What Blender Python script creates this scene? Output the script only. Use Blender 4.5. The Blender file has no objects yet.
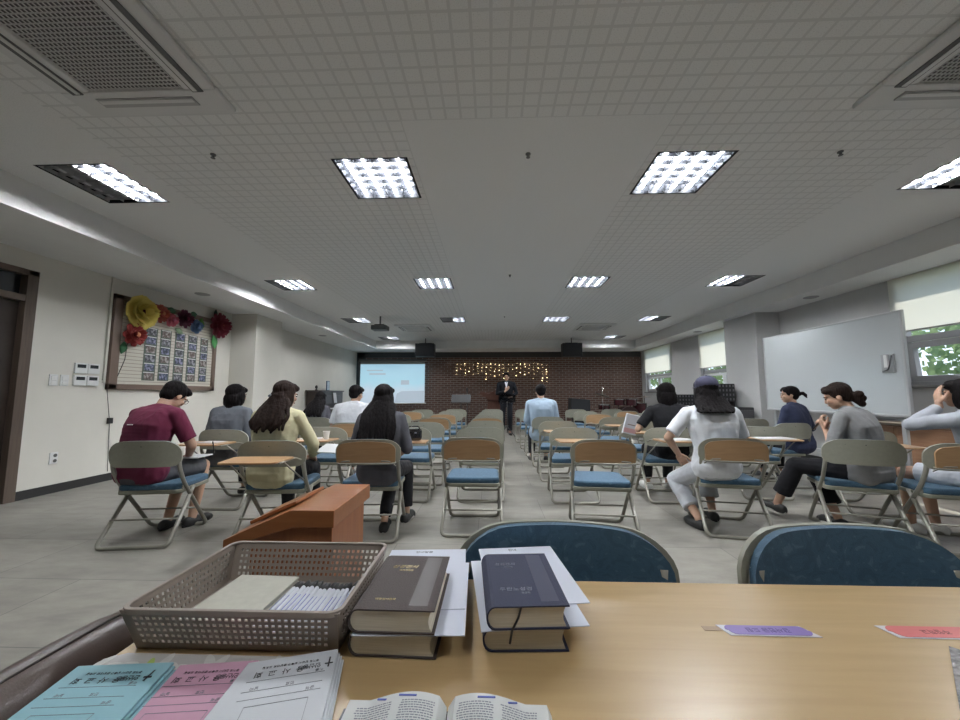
import bpy, bmesh, math, random
from mathutils import Vector, Matrix, noise, Euler
random.seed(7)
PI = math.pi
scene = bpy.context.scene
COL = scene.collection
V = Vector

# ---------------------------------------------------------------- camera, world, exposure
CAM_F, CAM_H = 370.0, 1.13
pitch = math.atan(34/CAM_F)
yaw = math.atan(12/CAM_F*math.cos(pitch))
cam_data = bpy.data.cameras.new('camera')
cam_data.sensor_width = 36.0
cam_data.lens = 36.0*CAM_F/960.0
cam_data.clip_start = 0.02
cam = bpy.data.objects.new('camera', cam_data)
cam.location = (0, 0, CAM_H)
cam.rotation_euler = (PI/2+pitch, 0, yaw)
COL.objects.link(cam)
scene.camera = cam
scene.view_settings.view_transform = 'Standard'
scene.view_settings.look = 'None'
scene.view_settings.exposure = 0.0
scene.view_settings.gamma = 1.0
scene.view_settings.use_curve_mapping = False
LAMP = 310.0        # strength of the fluorescent tubes
SKY = 1.9          # strength of the daylight
world = bpy.data.worlds.new('sky'); scene.world = world
world.use_nodes = True
wn = world.node_tree
for n in list(wn.nodes): wn.nodes.remove(n)
wo = wn.nodes.new('ShaderNodeOutputWorld'); wb = wn.nodes.new('ShaderNodeBackground')
wt = wn.nodes.new('ShaderNodeTexCoord'); wsx = wn.nodes.new('ShaderNodeSeparateXYZ')
wr = wn.nodes.new('ShaderNodeValToRGB')
wr.color_ramp.elements[0].position = 0.0; wr.color_ramp.elements[0].color = (0.86, 0.92, 1.0, 1)
wr.color_ramp.elements[1].position = 0.6; wr.color_ramp.elements[1].color = (0.30, 0.52, 0.95, 1)
wn.links.new(wt.outputs['Generated'], wsx.inputs[0]); wn.links.new(wsx.outputs['Z'], wr.inputs[0])
wn.links.new(wr.outputs[0], wb.inputs[0]); wb.inputs[1].default_value = SKY
wn.links.new(wb.outputs[0], wo.inputs[0])
sun_data = bpy.data.lights.new('sun', 'SUN'); sun_data.energy = 8.0; sun_data.angle = 0.02
sun_data.color = (1.0, 0.95, 0.86)
sun = bpy.data.objects.new('sun', sun_data); COL.objects.link(sun)
sun.rotation_euler = (math.radians(8), math.radians(29), 0)      # high sun outside the right-hand windows

# ---------------------------------------------------------------- helpers
def tag(o, label=None, cat=None, group=None, kind=None):
    if label: o['label'] = label
    if cat: o['category'] = cat
    if group: o['group'] = group
    if kind: o['kind'] = kind
    return o
def empty(name, loc=(0, 0, 0), rz=0.0):
    o = bpy.data.objects.new(name, None); o.empty_display_size = 0.1
    o.location = loc; o.rotation_euler = (0, 0, rz); COL.objects.link(o); return o
def thing(name, label, cat, loc=(0, 0, 0), rz=0.0, group=None):
    return tag(empty(name, loc, rz), label, cat, group)
def copy_tree(o, parent=None):
    c = o.copy(); COL.objects.link(c)
    if parent is not None: c.parent = parent
    for ch in list(o.children): copy_tree(ch, c)
    return c

class MB:
    def __init__(s): s.v = []; s.f = []; s.mi = []; s.cur = 0
    def add(s, vs, fs, M=None):
        b = len(s.v)
        for p in vs:
            p = V(p)
            s.v.append(M @ p if M else p)
        for f in fs: s.f.append([b+i for i in f]); s.mi.append(s.cur)
        return s
    def box(s, c, size, M=None, rz=0.0, rx=0.0, ry=0.0):
        x, y, z = [q/2 for q in size]
        R = Matrix.Translation(V(c)) @ Euler((rx, ry, rz)).to_matrix().to_4x4()
        if M: R = M @ R
        vs = [(i*x, j*y, k*z) for k in (-1, 1) for j in (-1, 1) for i in (-1, 1)]
        return s.add(vs, [(0,2,3,1),(4,5,7,6),(0,1,5,4),(2,6,7,3),(0,4,6,2),(1,3,7,5)], R)
    def bx(s, a, b, M=None):
        return s.box([(p+q)/2 for p, q in zip(a, b)], [abs(q-p) for p, q in zip(a, b)], M)
    def cap(s, p1, r1, p2, r2, n=12, round1=True, round2=True):
        p1, p2 = V(p1), V(p2); d = p2-p1; L = d.length
        if L < 1e-6: d = V((0, 0, 1)); L = 1e-6
        z = d/L; x = z.orthogonal().normalized(); y = z.cross(x)
        rings = []
        if round1:
            for a in (80, 50, 25): rings.append((-r1*math.sin(math.radians(a)), r1*math.cos(math.radians(a))))
        rings.append((0, r1)); rings.append((L, r2))
        if round2:
            for a in (25, 50, 80): rings.append((L+r2*math.sin(math.radians(a)), r2*math.cos(math.radians(a))))
        vs = []; fs = []
        for h, r in rings:
            for i in range(n):
                t = 2*PI*i/n; vs.append(p1+z*h+x*(r*math.cos(t))+y*(r*math.sin(t)))
        m = len(rings)
        for k in range(m-1):
            for i in range(n):
                j = (i+1) % n; fs.append((k*n+i, k*n+j, (k+1)*n+j, (k+1)*n+i))
        fs.append(tuple(range(n-1, -1, -1))); fs.append(tuple((m-1)*n+i for i in range(n)))
        return s.add(vs, fs)
    def ell(s, c, r, R=None, n=16, m=10):
        vs = []; fs = []
        c = V(c)
        for k in range(1, m):
            a = PI*k/m
            for i in range(n):
                t = 2*PI*i/n
                p = V((r[0]*math.sin(a)*math.cos(t), r[1]*math.sin(a)*math.sin(t), r[2]*math.cos(a)))
                vs.append((R @ p if R else p)+c)
        t0 = V((0, 0, r[2])); b0 = V((0, 0, -r[2]))
        vs.append((R @ t0 if R else t0)+c); vs.append((R @ b0 if R else b0)+c)
        T = len(vs)-2; B = T+1
        for k in range(m-2):
            for i in range(n):
                j = (i+1) % n; fs.append((k*n+i, (k+1)*n+i, (k+1)*n+j, k*n+j))
        for i in range(n):
            j = (i+1) % n; fs.append((T, i, j)); fs.append((B, (m-2)*n+j, (m-2)*n+i))
        return s.add(vs, fs)
    def tube(s, pts, r, n=8, fillet=0.0, closed=False, seg=4):
        pts = [V(p) for p in pts]
        if fillet > 0:
            out = [pts[0]]
            for i in range(1, len(pts)-1):
                a, b, c = pts[i-1], pts[i], pts[i+1]
                d1 = (a-b); d2 = (c-b); f = min(fillet, d1.length*.45, d2.length*.45)
                q1 = b+d1.normalized()*f; q2 = b+d2.normalized()*f
                for k in range(seg+1):
                    t = k/seg; out.append(q1*(1-t)**2+b*2*t*(1-t)+q2*t*t)
            out.append(pts[-1]); pts = out
        vs = []; fs = []; N = len(pts); prev = None
        rr = r if isinstance(r, (list, tuple)) else [r]*N
        for i, p in enumerate(pts):
            if closed: d = (pts[(i+1) % N]-pts[i-1])
            else: d = (pts[min(i+1, N-1)]-pts[max(i-1, 0)])
            d.normalize()
            if prev is None: x = d.orthogonal().normalized()
            else:
                x = prev-d*prev.dot(d)
                x = x.normalized() if x.length > 1e-6 else d.orthogonal().normalized()
            prev = x; y = d.cross(x)
            for k in range(n):
                t = 2*PI*k/n; vs.append(p+x*(rr[i]*math.cos(t))+y*(rr[i]*math.sin(t)))
        for i in range(N if closed else N-1):
            a = i*n; b = ((i+1) % N)*n
            for k in range(n):
                j = (k+1) % n; fs.append((a+k, a+j, b+j, b+k))
        if not closed:
            fs.append(tuple(range(n-1, -1, -1))); fs.append(tuple((N-1)*n+k for k in range(n)))
        return s.add(vs, fs)
    def prism(s, poly, z0, z1, M=None):
        n = len(poly)
        vs = [(p[0], p[1], z0) for p in poly]+[(p[0], p[1], z1) for p in poly]
        fs = [tuple(range(n-1, -1, -1)), tuple(range(n, 2*n))]
        for i in range(n):
            j = (i+1) % n; fs.append((i, j, n+j, n+i))
        return s.add(vs, fs, M)
    def lathe(s, prof, c=(0, 0, 0), n=24, M=None):
        vs = []; fs = []
        for r, z in prof:
            for i in range(n):
                t = 2*PI*i/n; vs.append((c[0]+r*math.cos(t), c[1]+r*math.sin(t), c[2]+z))
        for k in range(len(prof)-1):
            for i in range(n):
                j = (i+1) % n; fs.append((k*n+i, k*n+j, (k+1)*n+j, (k+1)*n+i))
        fs.append(tuple(range(n-1, -1, -1))); fs.append(tuple((len(prof)-1)*n+i for i in range(n)))
        return s.add(vs, fs, M)
    def mesh(s, name):
        me = bpy.data.meshes.new(name); me.from_pydata([tuple(p) for p in s.v], [], s.f); me.update(); return me
    def build(s, name, mat=None, parent=None, smooth=False, bevel=0.0, bseg=2, fix=True, sub=0, mats=None, auto=None):
        me = s.mesh(name)
        if fix:
            bm = bmesh.new(); bm.from_mesh(me)
            bmesh.ops.recalc_face_normals(bm, faces=bm.faces); bm.to_mesh(me); bm.free()
        if mats:
            for m_ in mats: me.materials.append(m_)
            for p, i in zip(me.polygons, s.mi): p.material_index = i
        elif mat: me.materials.append(mat)
        if smooth: me.polygons.foreach_set('use_smooth', [True]*len(me.polygons))
        o = bpy.data.objects.new(name, me); COL.objects.link(o)
        if parent is not None: o.parent = parent
        if bevel > 0:
            b = o.modifiers.new('bevel', 'BEVEL'); b.width = bevel; b.segments = bseg; b.limit_method = 'ANGLE'
            b.angle_limit = math.radians(40)
            me.polygons.foreach_set('use_smooth', [True]*len(me.polygons))
            w = o.modifiers.new('wn', 'WEIGHTED_NORMAL'); w.keep_sharp = True
        if sub:
            q = o.modifiers.new('sub', 'SUBSURF'); q.levels = sub; q.render_levels = sub
        if auto:
            me.set_sharp_from_angle(angle=math.radians(auto))
        return o

# ---------------------------------------------------------------- materials
MATS = {}
def mat(name, col, rough=0.5, metal=0.0, spec=0.5, emis=None, estr=0.0, noise_amt=0.0, noise_scale=20.0, bump=0.0, bump_scale=80.0,
        coat=0.0, trans=0.0, sheen=0.0):
    if name in MATS: return MATS[name]
    m = bpy.data.materials.new(name); m.use_nodes = True
    nt = m.node_tree; b = nt.nodes['Principled BSDF']
    b.inputs['Base Color'].default_value = (*col, 1); b.inputs['Roughness'].default_value = rough
    b.inputs['Metallic'].default_value = metal; b.inputs['Specular IOR Level'].default_value = spec
    b.inputs['Coat Weight'].default_value = coat; b.inputs['Transmission Weight'].default_value = trans
    b.inputs['Sheen Weight'].default_value = sheen
    if emis: b.inputs['Emission Color'].default_value = (*emis, 1); b.inputs['Emission Strength'].default_value = estr
    tc = nt.nodes.new('ShaderNodeTexCoord')
    if noise_amt > 0:
        nz = nt.nodes.new('ShaderNodeTexNoise'); nz.inputs['Scale'].default_value = noise_scale; nz.inputs['Detail'].default_value = 5
        nt.links.new(tc.outputs['Object'], nz.inputs['Vector'])
        r = nt.nodes.new('ShaderNodeMapRange'); r.inputs[1].default_value = .3; r.inputs[2].default_value = .7
        r.inputs[3].default_value = 1-noise_amt; r.inputs[4].default_value = 1+noise_amt
        nt.links.new(nz.outputs[0], r.inputs[0])
        mx = nt.nodes.new('ShaderNodeVectorMath'); mx.operation = 'SCALE'; mx.inputs[0].default_value = col
        nt.links.new(r.outputs[0], mx.inputs['Scale']); nt.links.new(mx.outputs[0], b.inputs['Base Color'])
    if bump > 0:
        nz = nt.nodes.new('ShaderNodeTexNoise'); nz.inputs['Scale'].default_value = bump_scale; nz.inputs['Detail'].default_value = 4
        nt.links.new(tc.outputs['Object'], nz.inputs['Vector'])
        bp = nt.nodes.new('ShaderNodeBump'); bp.inputs['Strength'].default_value = bump; bp.inputs['Distance'].default_value = .01
        nt.links.new(nz.outputs[0], bp.inputs['Height']); nt.links.new(bp.outputs[0], b.inputs['Normal'])
    MATS[name] = m; return m
def nodes(m): return m.node_tree, m.node_tree.nodes['Principled BSDF']
def ramp(nt, stops, interp='LINEAR'):
    r = nt.nodes.new('ShaderNodeValToRGB'); r.color_ramp.interpolation = interp
    while len(r.color_ramp.elements) < len(stops): r.color_ramp.elements.new(0.5)
    for e, (p, c) in zip(r.color_ramp.elements, stops): e.position = p; e.color = (*c, 1)
    return r

wall_m = mat('painted_wall', (0.64, 0.62, 0.565), .85, noise_amt=.025, noise_scale=2.5, bump=.05, bump_scale=300)
wallr_m = mat('painted_wall_cool', (0.52, 0.52, 0.52), .85, noise_amt=.02, noise_scale=3, bump=.05, bump_scale=300)
soffit_m = mat('soffit_paint', (0.72, 0.72, 0.71), .85, noise_amt=.02, noise_scale=4)
white_m = mat('white_plastic', (0.72, 0.72, 0.71), .4)
black_m = mat('black_plastic', (0.02, 0.02, 0.022), .4)
darkbase_m = mat('dark_rubber', (0.022, 0.022, 0.022), .6)
steel_m = mat('painted_tube', (0.30, 0.29, 0.25), .32, spec=.6, metal=.25)
shell_m = mat('back_shell_plastic', (0.31, 0.31, 0.255), .42, spec=.4, noise_amt=.04, noise_scale=40)
pan_m = mat('seat_pan_plastic', (0.25, 0.25, 0.20), .5)

def wood(name, c1, c2, rough=.35, scale=6.0, axis=0, stretch=12.0, spec=.5):
    m = mat(name, c1, rough, spec=spec); nt, b = nodes(m)
    tc = nt.nodes.new('ShaderNodeTexCoord'); mp = nt.nodes.new('ShaderNodeMapping')
    sc = [stretch]*3; sc[axis] = 1.0
    mp.inputs['Scale'].default_value = sc
    nz = nt.nodes.new('ShaderNodeTexNoise'); nz.inputs['Scale'].default_value = scale; nz.inputs['Detail'].default_value = 6
    nz.inputs['Distortion'].default_value = .6
    nt.links.new(tc.outputs['Object'], mp.inputs[0]); nt.links.new(mp.outputs[0], nz.inputs['Vector'])
    r = ramp(nt, [(.25, c1), (.75, c2)]); nt.links.new(nz.outputs[0], r.inputs[0])
    nt.links.new(r.outputs[0], b.inputs['Base Color']); return m
table_m = wood('beech_laminate', (0.44, 0.30, 0.142), (0.51, 0.355, 0.175), .3, 3.5, 0, 14)
tablet_m = wood('tablet_wood', (0.36, 0.215, 0.11), (0.44, 0.275, 0.145), .4, 5, 0, 10)
lect_m = wood('lectern_wood', (0.30, 0.110, 0.038), (0.37, 0.145, 0.055), .28, 4, 0, 12)
lectbody_m = wood('lectern_side_wood', (0.27, 0.095, 0.04), (0.36, 0.135, 0.055), .4, 4, 2, 12)
dwood_m = wood('dark_wood', (0.05, 0.032, 0.024), (0.085, 0.055, 0.04), .45, 5, 2, 10)
frame_m = wood('door_frame_wood', (0.085, 0.062, 0.05), (0.12, 0.09, 0.07), .45, 4, 2, 12)
cab_m = wood('low_cabinet_wood', (0.27, 0.14, 0.08), (0.34, 0.19, 0.11), .4, 4, 1, 10)
piano_m = wood('piano_wood', (0.028, 0.02, 0.018), (0.05, 0.036, 0.03), .3, 4, 1, 8)

# blue chair fabric with a faint leaf pattern
fabric_m = mat('blue_upholstery', (0.05, 0.11, 0.19), .75, sheen=.12)
nt, b = nodes(fabric_m); tc = nt.nodes.new('ShaderNodeTexCoord')
nz = nt.nodes.new('ShaderNodeTexNoise'); nz.inputs['Scale'].default_value = 22; nz.inputs['Detail'].default_value = 2; nz.inputs['Distortion'].default_value = 2.5
nt.links.new(tc.outputs['Object'], nz.inputs['Vector'])
r = ramp(nt, [(.42, (0.042, 0.100, 0.165)), (.5, (0.052, 0.122, 0.198)), (.62, (0.046, 0.108, 0.178)), (.68, (0.080, 0.158, 0.235))])
nt.links.new(nz.outputs[0], r.inputs[0]); nt.links.new(r.outputs[0], b.inputs['Base Color'])
bp = nt.nodes.new('ShaderNodeBump'); bp.inputs['Strength'].default_value = .25; bp.inputs['Distance'].default_value = .003
n2 = nt.nodes.new('ShaderNodeTexNoise'); n2.inputs['Scale'].default_value = 500
nt.links.new(tc.outputs['Object'], n2.inputs['Vector']); nt.links.new(n2.outputs[0], bp.inputs['Height']); nt.links.new(bp.outputs[0], b.inputs['Normal'])

# floor: large grey stone-look vinyl tiles
floor_m = mat('grey_vinyl_tile', (0.3, 0.3, 0.28), .42, spec=.45)
nt, b = nodes(floor_m); tc = nt.nodes.new('ShaderNodeTexCoord')
mp = nt.nodes.new('ShaderNodeMapping'); mp.inputs['Scale'].default_value = (1, 1, 1); mp.inputs['Location'].default_value = (.12, .1, 0)
bt = nt.nodes.new('ShaderNodeTexBrick'); bt.offset = .5; bt.inputs['Scale'].default_value = 1.0
bt.inputs['Brick Width'].default_value = 1.2; bt.inputs['Row Height'].default_value = .6; bt.inputs['Mortar Size'].default_value = .003
bt.inputs['Color1'].default_value = (0.285, 0.270, 0.238, 1); bt.inputs['Color2'].default_value = (0.248, 0.236, 0.209, 1); bt.inputs['Mortar'].default_value = (0.145, 0.14, 0.13, 1)
nt.links.new(tc.outputs['Object'], mp.inputs[0]); nt.links.new(mp.outputs[0], bt.inputs['Vector'])
nz = nt.nodes.new('ShaderNodeTexNoise'); nz.inputs['Scale'].default_value = 3.5; nz.inputs['Detail'].default_value = 8; nz.inputs['Roughness'].default_value = .65
mp2 = nt.nodes.new('ShaderNodeMapping'); mp2.inputs['Scale'].default_value = (1, 2.6, 1)
nt.links.new(tc.outputs['Object'], mp2.inputs[0]); nt.links.new(mp2.outputs[0], nz.inputs['Vector'])
r = nt.nodes.new('ShaderNodeMapRange'); r.inputs[1].default_value = .3; r.inputs[2].default_value = .7; r.inputs[3].default_value = .80; r.inputs[4].default_value = 1.18
nt.links.new(nz.outputs[0], r.inputs[0])
sc = nt.nodes.new('ShaderNodeVectorMath'); sc.operation = 'SCALE'
nt.links.new(bt.outputs[0], sc.inputs[0]); nt.links.new(r.outputs[0], sc.inputs['Scale']); nt.links.new(sc.outputs[0], b.inputs['Base Color'])

# brick wall
brick_m = mat('brick', (0.2, 0.1, 0.08), .85)
nt, b = nodes(brick_m); tc = nt.nodes.new('ShaderNodeTexCoord')
sx = nt.nodes.new('ShaderNodeSeparateXYZ'); cx = nt.nodes.new('ShaderNodeCombineXYZ')
nt.links.new(tc.outputs['Object'], sx.inputs[0]); nt.links.new(sx.outputs['X'], cx.inputs['X']); nt.links.new(sx.outputs['Z'], cx.inputs['Y'])
bt = nt.nodes.new('ShaderNodeTexBrick'); bt.inputs['Scale'].default_value = 1.0; bt.inputs['Brick Width'].default_value = .235
bt.inputs['Row Height'].default_value = .0775; bt.inputs['Mortar Size'].default_value = .011; bt.inputs['Mortar Smooth'].default_value = .2
bt.inputs['Color1'].default_value = (0.150, 0.080, 0.062, 1); bt.inputs['Color2'].default_value = (0.108, 0.058, 0.046, 1); bt.inputs['Mortar'].default_value = (0.26, 0.225, 0.20, 1)
nt.links.new(cx.outputs[0], bt.inputs['Vector']); nt.links.new(bt.outputs[0], b.inputs['Base Color'])

# ceiling: acoustic tile, a 10 cm relief grid outside the plain middle area and the strips over the side lamps
ceil_m = mat('acoustic_tile', (0.5, 0.5, 0.5), .9)
nt, b = nodes(ceil_m); tc = nt.nodes.new('ShaderNodeTexCoord'); sx = nt.nodes.new('ShaderNodeSeparateXYZ')
nt.links.new(tc.outputs['Object'], sx.inputs[0])
def mth(op, a, bb=None, c=None):
    n = nt.nodes.new('ShaderNodeMath'); n.operation = op
    for i, q in enumerate((a, bb, c)):
        if q is None: continue
        if isinstance(q, (int, float)): n.inputs[i].default_value = q
        else: nt.links.new(q, n.inputs[i])
    return n.outputs[0]
def groove(o):
    f = mth('FRACT', mth('MULTIPLY', mth('ADD', o, 100.0), 10.0))
    d = mth('ABSOLUTE', mth('SUBTRACT', f, .5))
    return mth('GREATER_THAN', d, .42)
g = mth('MAXIMUM', groove(sx.outputs['X']), groove(sx.outputs['Y']))
side = mth('MULTIPLY', mth('GREATER_THAN', sx.outputs['X'], -2.85), mth('LESS_THAN', sx.outputs['X'], 3.35))
mid = mth('MULTIPLY', mth('LESS_THAN', mth('ABSOLUTE', mth('SUBTRACT', sx.outputs['X'], .3)), .9), mth('MULTIPLY', mth('GREATER_THAN', sx.outputs['Y'], 2.3), mth('LESS_THAN', sx.outputs['Y'], 10.4)))
g = mth('MULTIPLY', mth('MULTIPLY', g, side), mth('SUBTRACT', 1.0, mid))
nz = nt.nodes.new('ShaderNodeTexNoise'); nz.inputs['Scale'].default_value = 160; nz.inputs['Detail'].default_value = 3
nt.links.new(tc.outputs['Object'], nz.inputs['Vector'])
rr = ramp(nt, [(.3, (0.62, 0.62, 0.61)), (.42, (0.76, 0.76, 0.75)), (.7, (0.80, 0.80, 0.79))]); nt.links.new(nz.outputs[0], rr.inputs[0])
mx = nt.nodes.new('ShaderNodeMix'); mx.data_type = 'RGBA'; mx.inputs['B'].default_value = (0.66, 0.66, 0.65, 1)
nt.links.new(g, mx.inputs['Factor']); nt.links.new(rr.outputs[0], mx.inputs['A']); nt.links.new(mx.outputs['Result'], b.inputs['Base Color'])
bp = nt.nodes.new('ShaderNodeBump'); bp.inputs['Strength'].default_value = .6; bp.inputs['Distance'].default_value = .006; bp.invert = True
nt.links.new(g, bp.inputs['Height']); nt.links.new(bp.outputs[0], b.inputs['Normal'])

def glass(name, col=(1, 1, 1), rough=0.0):
    m = bpy.data.materials.new(name); m.use_nodes = True; nt = m.node_tree
    for n in list(nt.nodes): nt.nodes.remove(n)
    o = nt.nodes.new('ShaderNodeOutputMaterial'); t = nt.nodes.new('ShaderNodeBsdfTransparent'); g = nt.nodes.new('ShaderNodeBsdfGlossy')
    g.inputs['Roughness'].default_value = rough; t.inputs[0].default_value = (*col, 1)
    lw = nt.nodes.new('ShaderNodeLayerWeight'); lw.inputs['Blend'].default_value = .5; mx = nt.nodes.new('ShaderNodeMixShader')
    pw = nt.nodes.new('ShaderNodeMath'); pw.operation = 'POWER'; pw.inputs[1].default_value = 5.0; nt.links.new(lw.outputs['Facing'], pw.inputs[0])
    fr = nt.nodes.new('ShaderNodeMath'); fr.operation = 'MULTIPLY_ADD'; fr.inputs[1].default_value = .6; fr.inputs[2].default_value = .03; nt.links.new(pw.outputs[0], fr.inputs[0])
    nt.links.new(fr.outputs[0], mx.inputs[0]); nt.links.new(t.outputs[0], mx.inputs[1]); nt.links.new(g.outputs[0], mx.inputs[2]); nt.links.new(mx.outputs[0], o.inputs[0])
    return m
pane_m = glass('window_glass', (.95, .965, .97))
clear_m = glass('clear_acrylic', (.75, .77, .8))
def cloth_translucent(name, col, k=.5):
    m = bpy.data.materials.new(name); m.use_nodes = True; nt = m.node_tree
    for n in list(nt.nodes): nt.nodes.remove(n)
    o = nt.nodes.new('ShaderNodeOutputMaterial'); d = nt.nodes.new('ShaderNodeBsdfDiffuse'); t = nt.nodes.new('ShaderNodeBsdfTranslucent')
    d.inputs[0].default_value = (*col, 1); t.inputs[0].default_value = (*col, 1)
    mx = nt.nodes.new('ShaderNodeMixShader'); mx.inputs[0].default_value = k
    nt.links.new(d.outputs[0], mx.inputs[1]); nt.links.new(t.outputs[0], mx.inputs[2]); nt.links.new(mx.outputs[0], o.inputs[0])
    return m
blind_m = cloth_translucent('roller_blind_cloth', (0.90, 0.885, 0.825), .72)

# ---------------------------------------------------------------- room shell
XL, XR, YB, YF, ZC, ZS = -5.05, 5.45, 13.65, -2.6, 2.95, 2.68
XSL, XSR, YSB = -3.98, 4.82, 12.5
def struct(name, mb, m, **k): return tag(mb.build(name, m, **k), kind='structure')
struct('floor', MB().bx((XL-.2, YF-.2, -.12), (XR+.2, YB+.2, 0)), floor_m)
lamps = [(x, y) for y in (2.98, 5.98, 8.98, 11.9) for x in (-3.36, -.95, 1.56, 3.92)]
lamps = [l for l in lamps if not (l[1] > 11 and abs(l[0]-.3) < 1.5)] + [(-.95, -.05), (1.56, -.05)]
xs = sorted({XSL, XSR} | {x+s for x, y in lamps for s in (-.3, .3)}); ys = sorted({YF, YSB} | {y+s for x, y in lamps for s in (-.3, .3)})
mb = MB()
for i in range(len(xs)-1):
    for j in range(len(ys)-1):
        cx_, cy_ = (xs[i]+xs[i+1])/2, (ys[j]+ys[j+1])/2
        if any(abs(cx_-x) < .3 and abs(cy_-y) < .3 for x, y in lamps): continue
        mb.bx((xs[i], ys[j], ZC), (xs[i+1], ys[j+1], ZC+.02))
struct('ceiling', mb, ceil_m)
struct('trim_1', MB().bx((XL-.2, YF, ZS), (XSL, YB, ZC+.3)), soffit_m).name = 'ceiling_soffit_left'
struct('ceiling_soffit_right', MB().bx((XSR, YF, ZS), (XR+.02, YB, ZC+.3)), soffit_m)
struct('ceiling_soffit_rear', MB().bx((XSL, YSB, ZS), (XSR, YB, ZC+.3)), soffit_m)
struct('ceiling_slab', MB().bx((XL-.2, YF-.2, ZC+.3), (XR+.16, YB+.2, ZC+.4)), soffit_m)
# small shadow-gap trims at the soffit edges
struct('trim_1', MB().bx((XSL-.002, YF, ZS-.006), (XSL+.012, YSB, ZS+.012)), soffit_m)
struct('trim_2', MB().bx((XSR-.012, YF, ZS-.006), (XSR+.002, YSB, ZS+.012)), soffit_m)
# left wall with a doorway
D0, D1, DZ = 2.85, 3.86, 2.48
mb = MB().bx((XL-.2, YF, 0), (XL, D0, ZC)).bx((XL-.2, D1, 0), (XL, YB, ZC)).bx((XL-.2, D0, DZ), (XL, D1, ZC))
struct('wall_left', mb, wall_m)
mb = MB().bx((XL-.12, D0, 0), (XL+.02, D0+.07, DZ)).bx((XL-.12, D1-.10, 0), (XL+.02, D1, DZ)).bx((XL-.12, D0, DZ-.06), (XL+.02, D1, DZ)).bx((XL-.12, D0, 2.13), (XL+.015, D1, 2.2))
dr = struct('door_1', mb, frame_m, bevel=.004)
mb = MB().bx((XL-.09, D0+.07, .01), (XL-.05, D1-.10, 2.13)); mb.build('door_leaf', mat('door_leaf_dark', (.035, .026, .022), .3, noise_amt=.2, noise_scale=6), dr, bevel=.004)
MB().bx((XL-.08, D0+.07, 2.2), (XL-.065, D1-.10, DZ-.06)).build('transom_pane', mat('dark_glass', (.03, .035, .045), .08, spec=.8), dr)
MB().tube([(XL-.03, D0+.18, 1.02), (XL+.01, D0+.18, 1.02), (XL+.01, D0+.30, 1.02)], .01, fillet=.01).build('door_handle', mat('brushed_steel', (.5, .5, .5), .3, metal=1), dr, smooth=True)
struct('wall_hall', MB().bx((XL-1.4, D0-1, 0), (XL-1.35, D1+1, ZC)), mat('dark_hall', (.1, .1, .1), .8))
struct('baseboard_left', MB().bx((XL, D1, 0), (XL+.015, 6.93, .095)).bx((XL, 7.83, 0), (XL+.015, YB, .095)), darkbase_m)
struct('wall_back', MB().bx((XL-.2, YB, 0), (XR+.2, YB+.2, ZC)), brick_m)
# dark band beside and above the screen
struct('trim_3', MB().bx((XL, YB-.02, .0), (-4.72, YB, ZS)).bx((XL, YB-.02, 2.48), (XSR+.6, YB, ZS)), mat('dark_band', (.06, .055, .055), .8))
struct('wall_front', MB().bx((XL-.2, YF-.2, 0), (XR+.2, YF, ZC+.3)), wall_m)
# pillars
struct('wall_pillar_left', MB().bx((XL, 6.93, 0), (-4.55, 7.80, ZS)), wall_m, bevel=.006)
struct('wall_pillar_right', MB().bx((5.0, 7.10, 0), (XR, 8.05, ZS)), wallr_m, bevel=.006)
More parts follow.
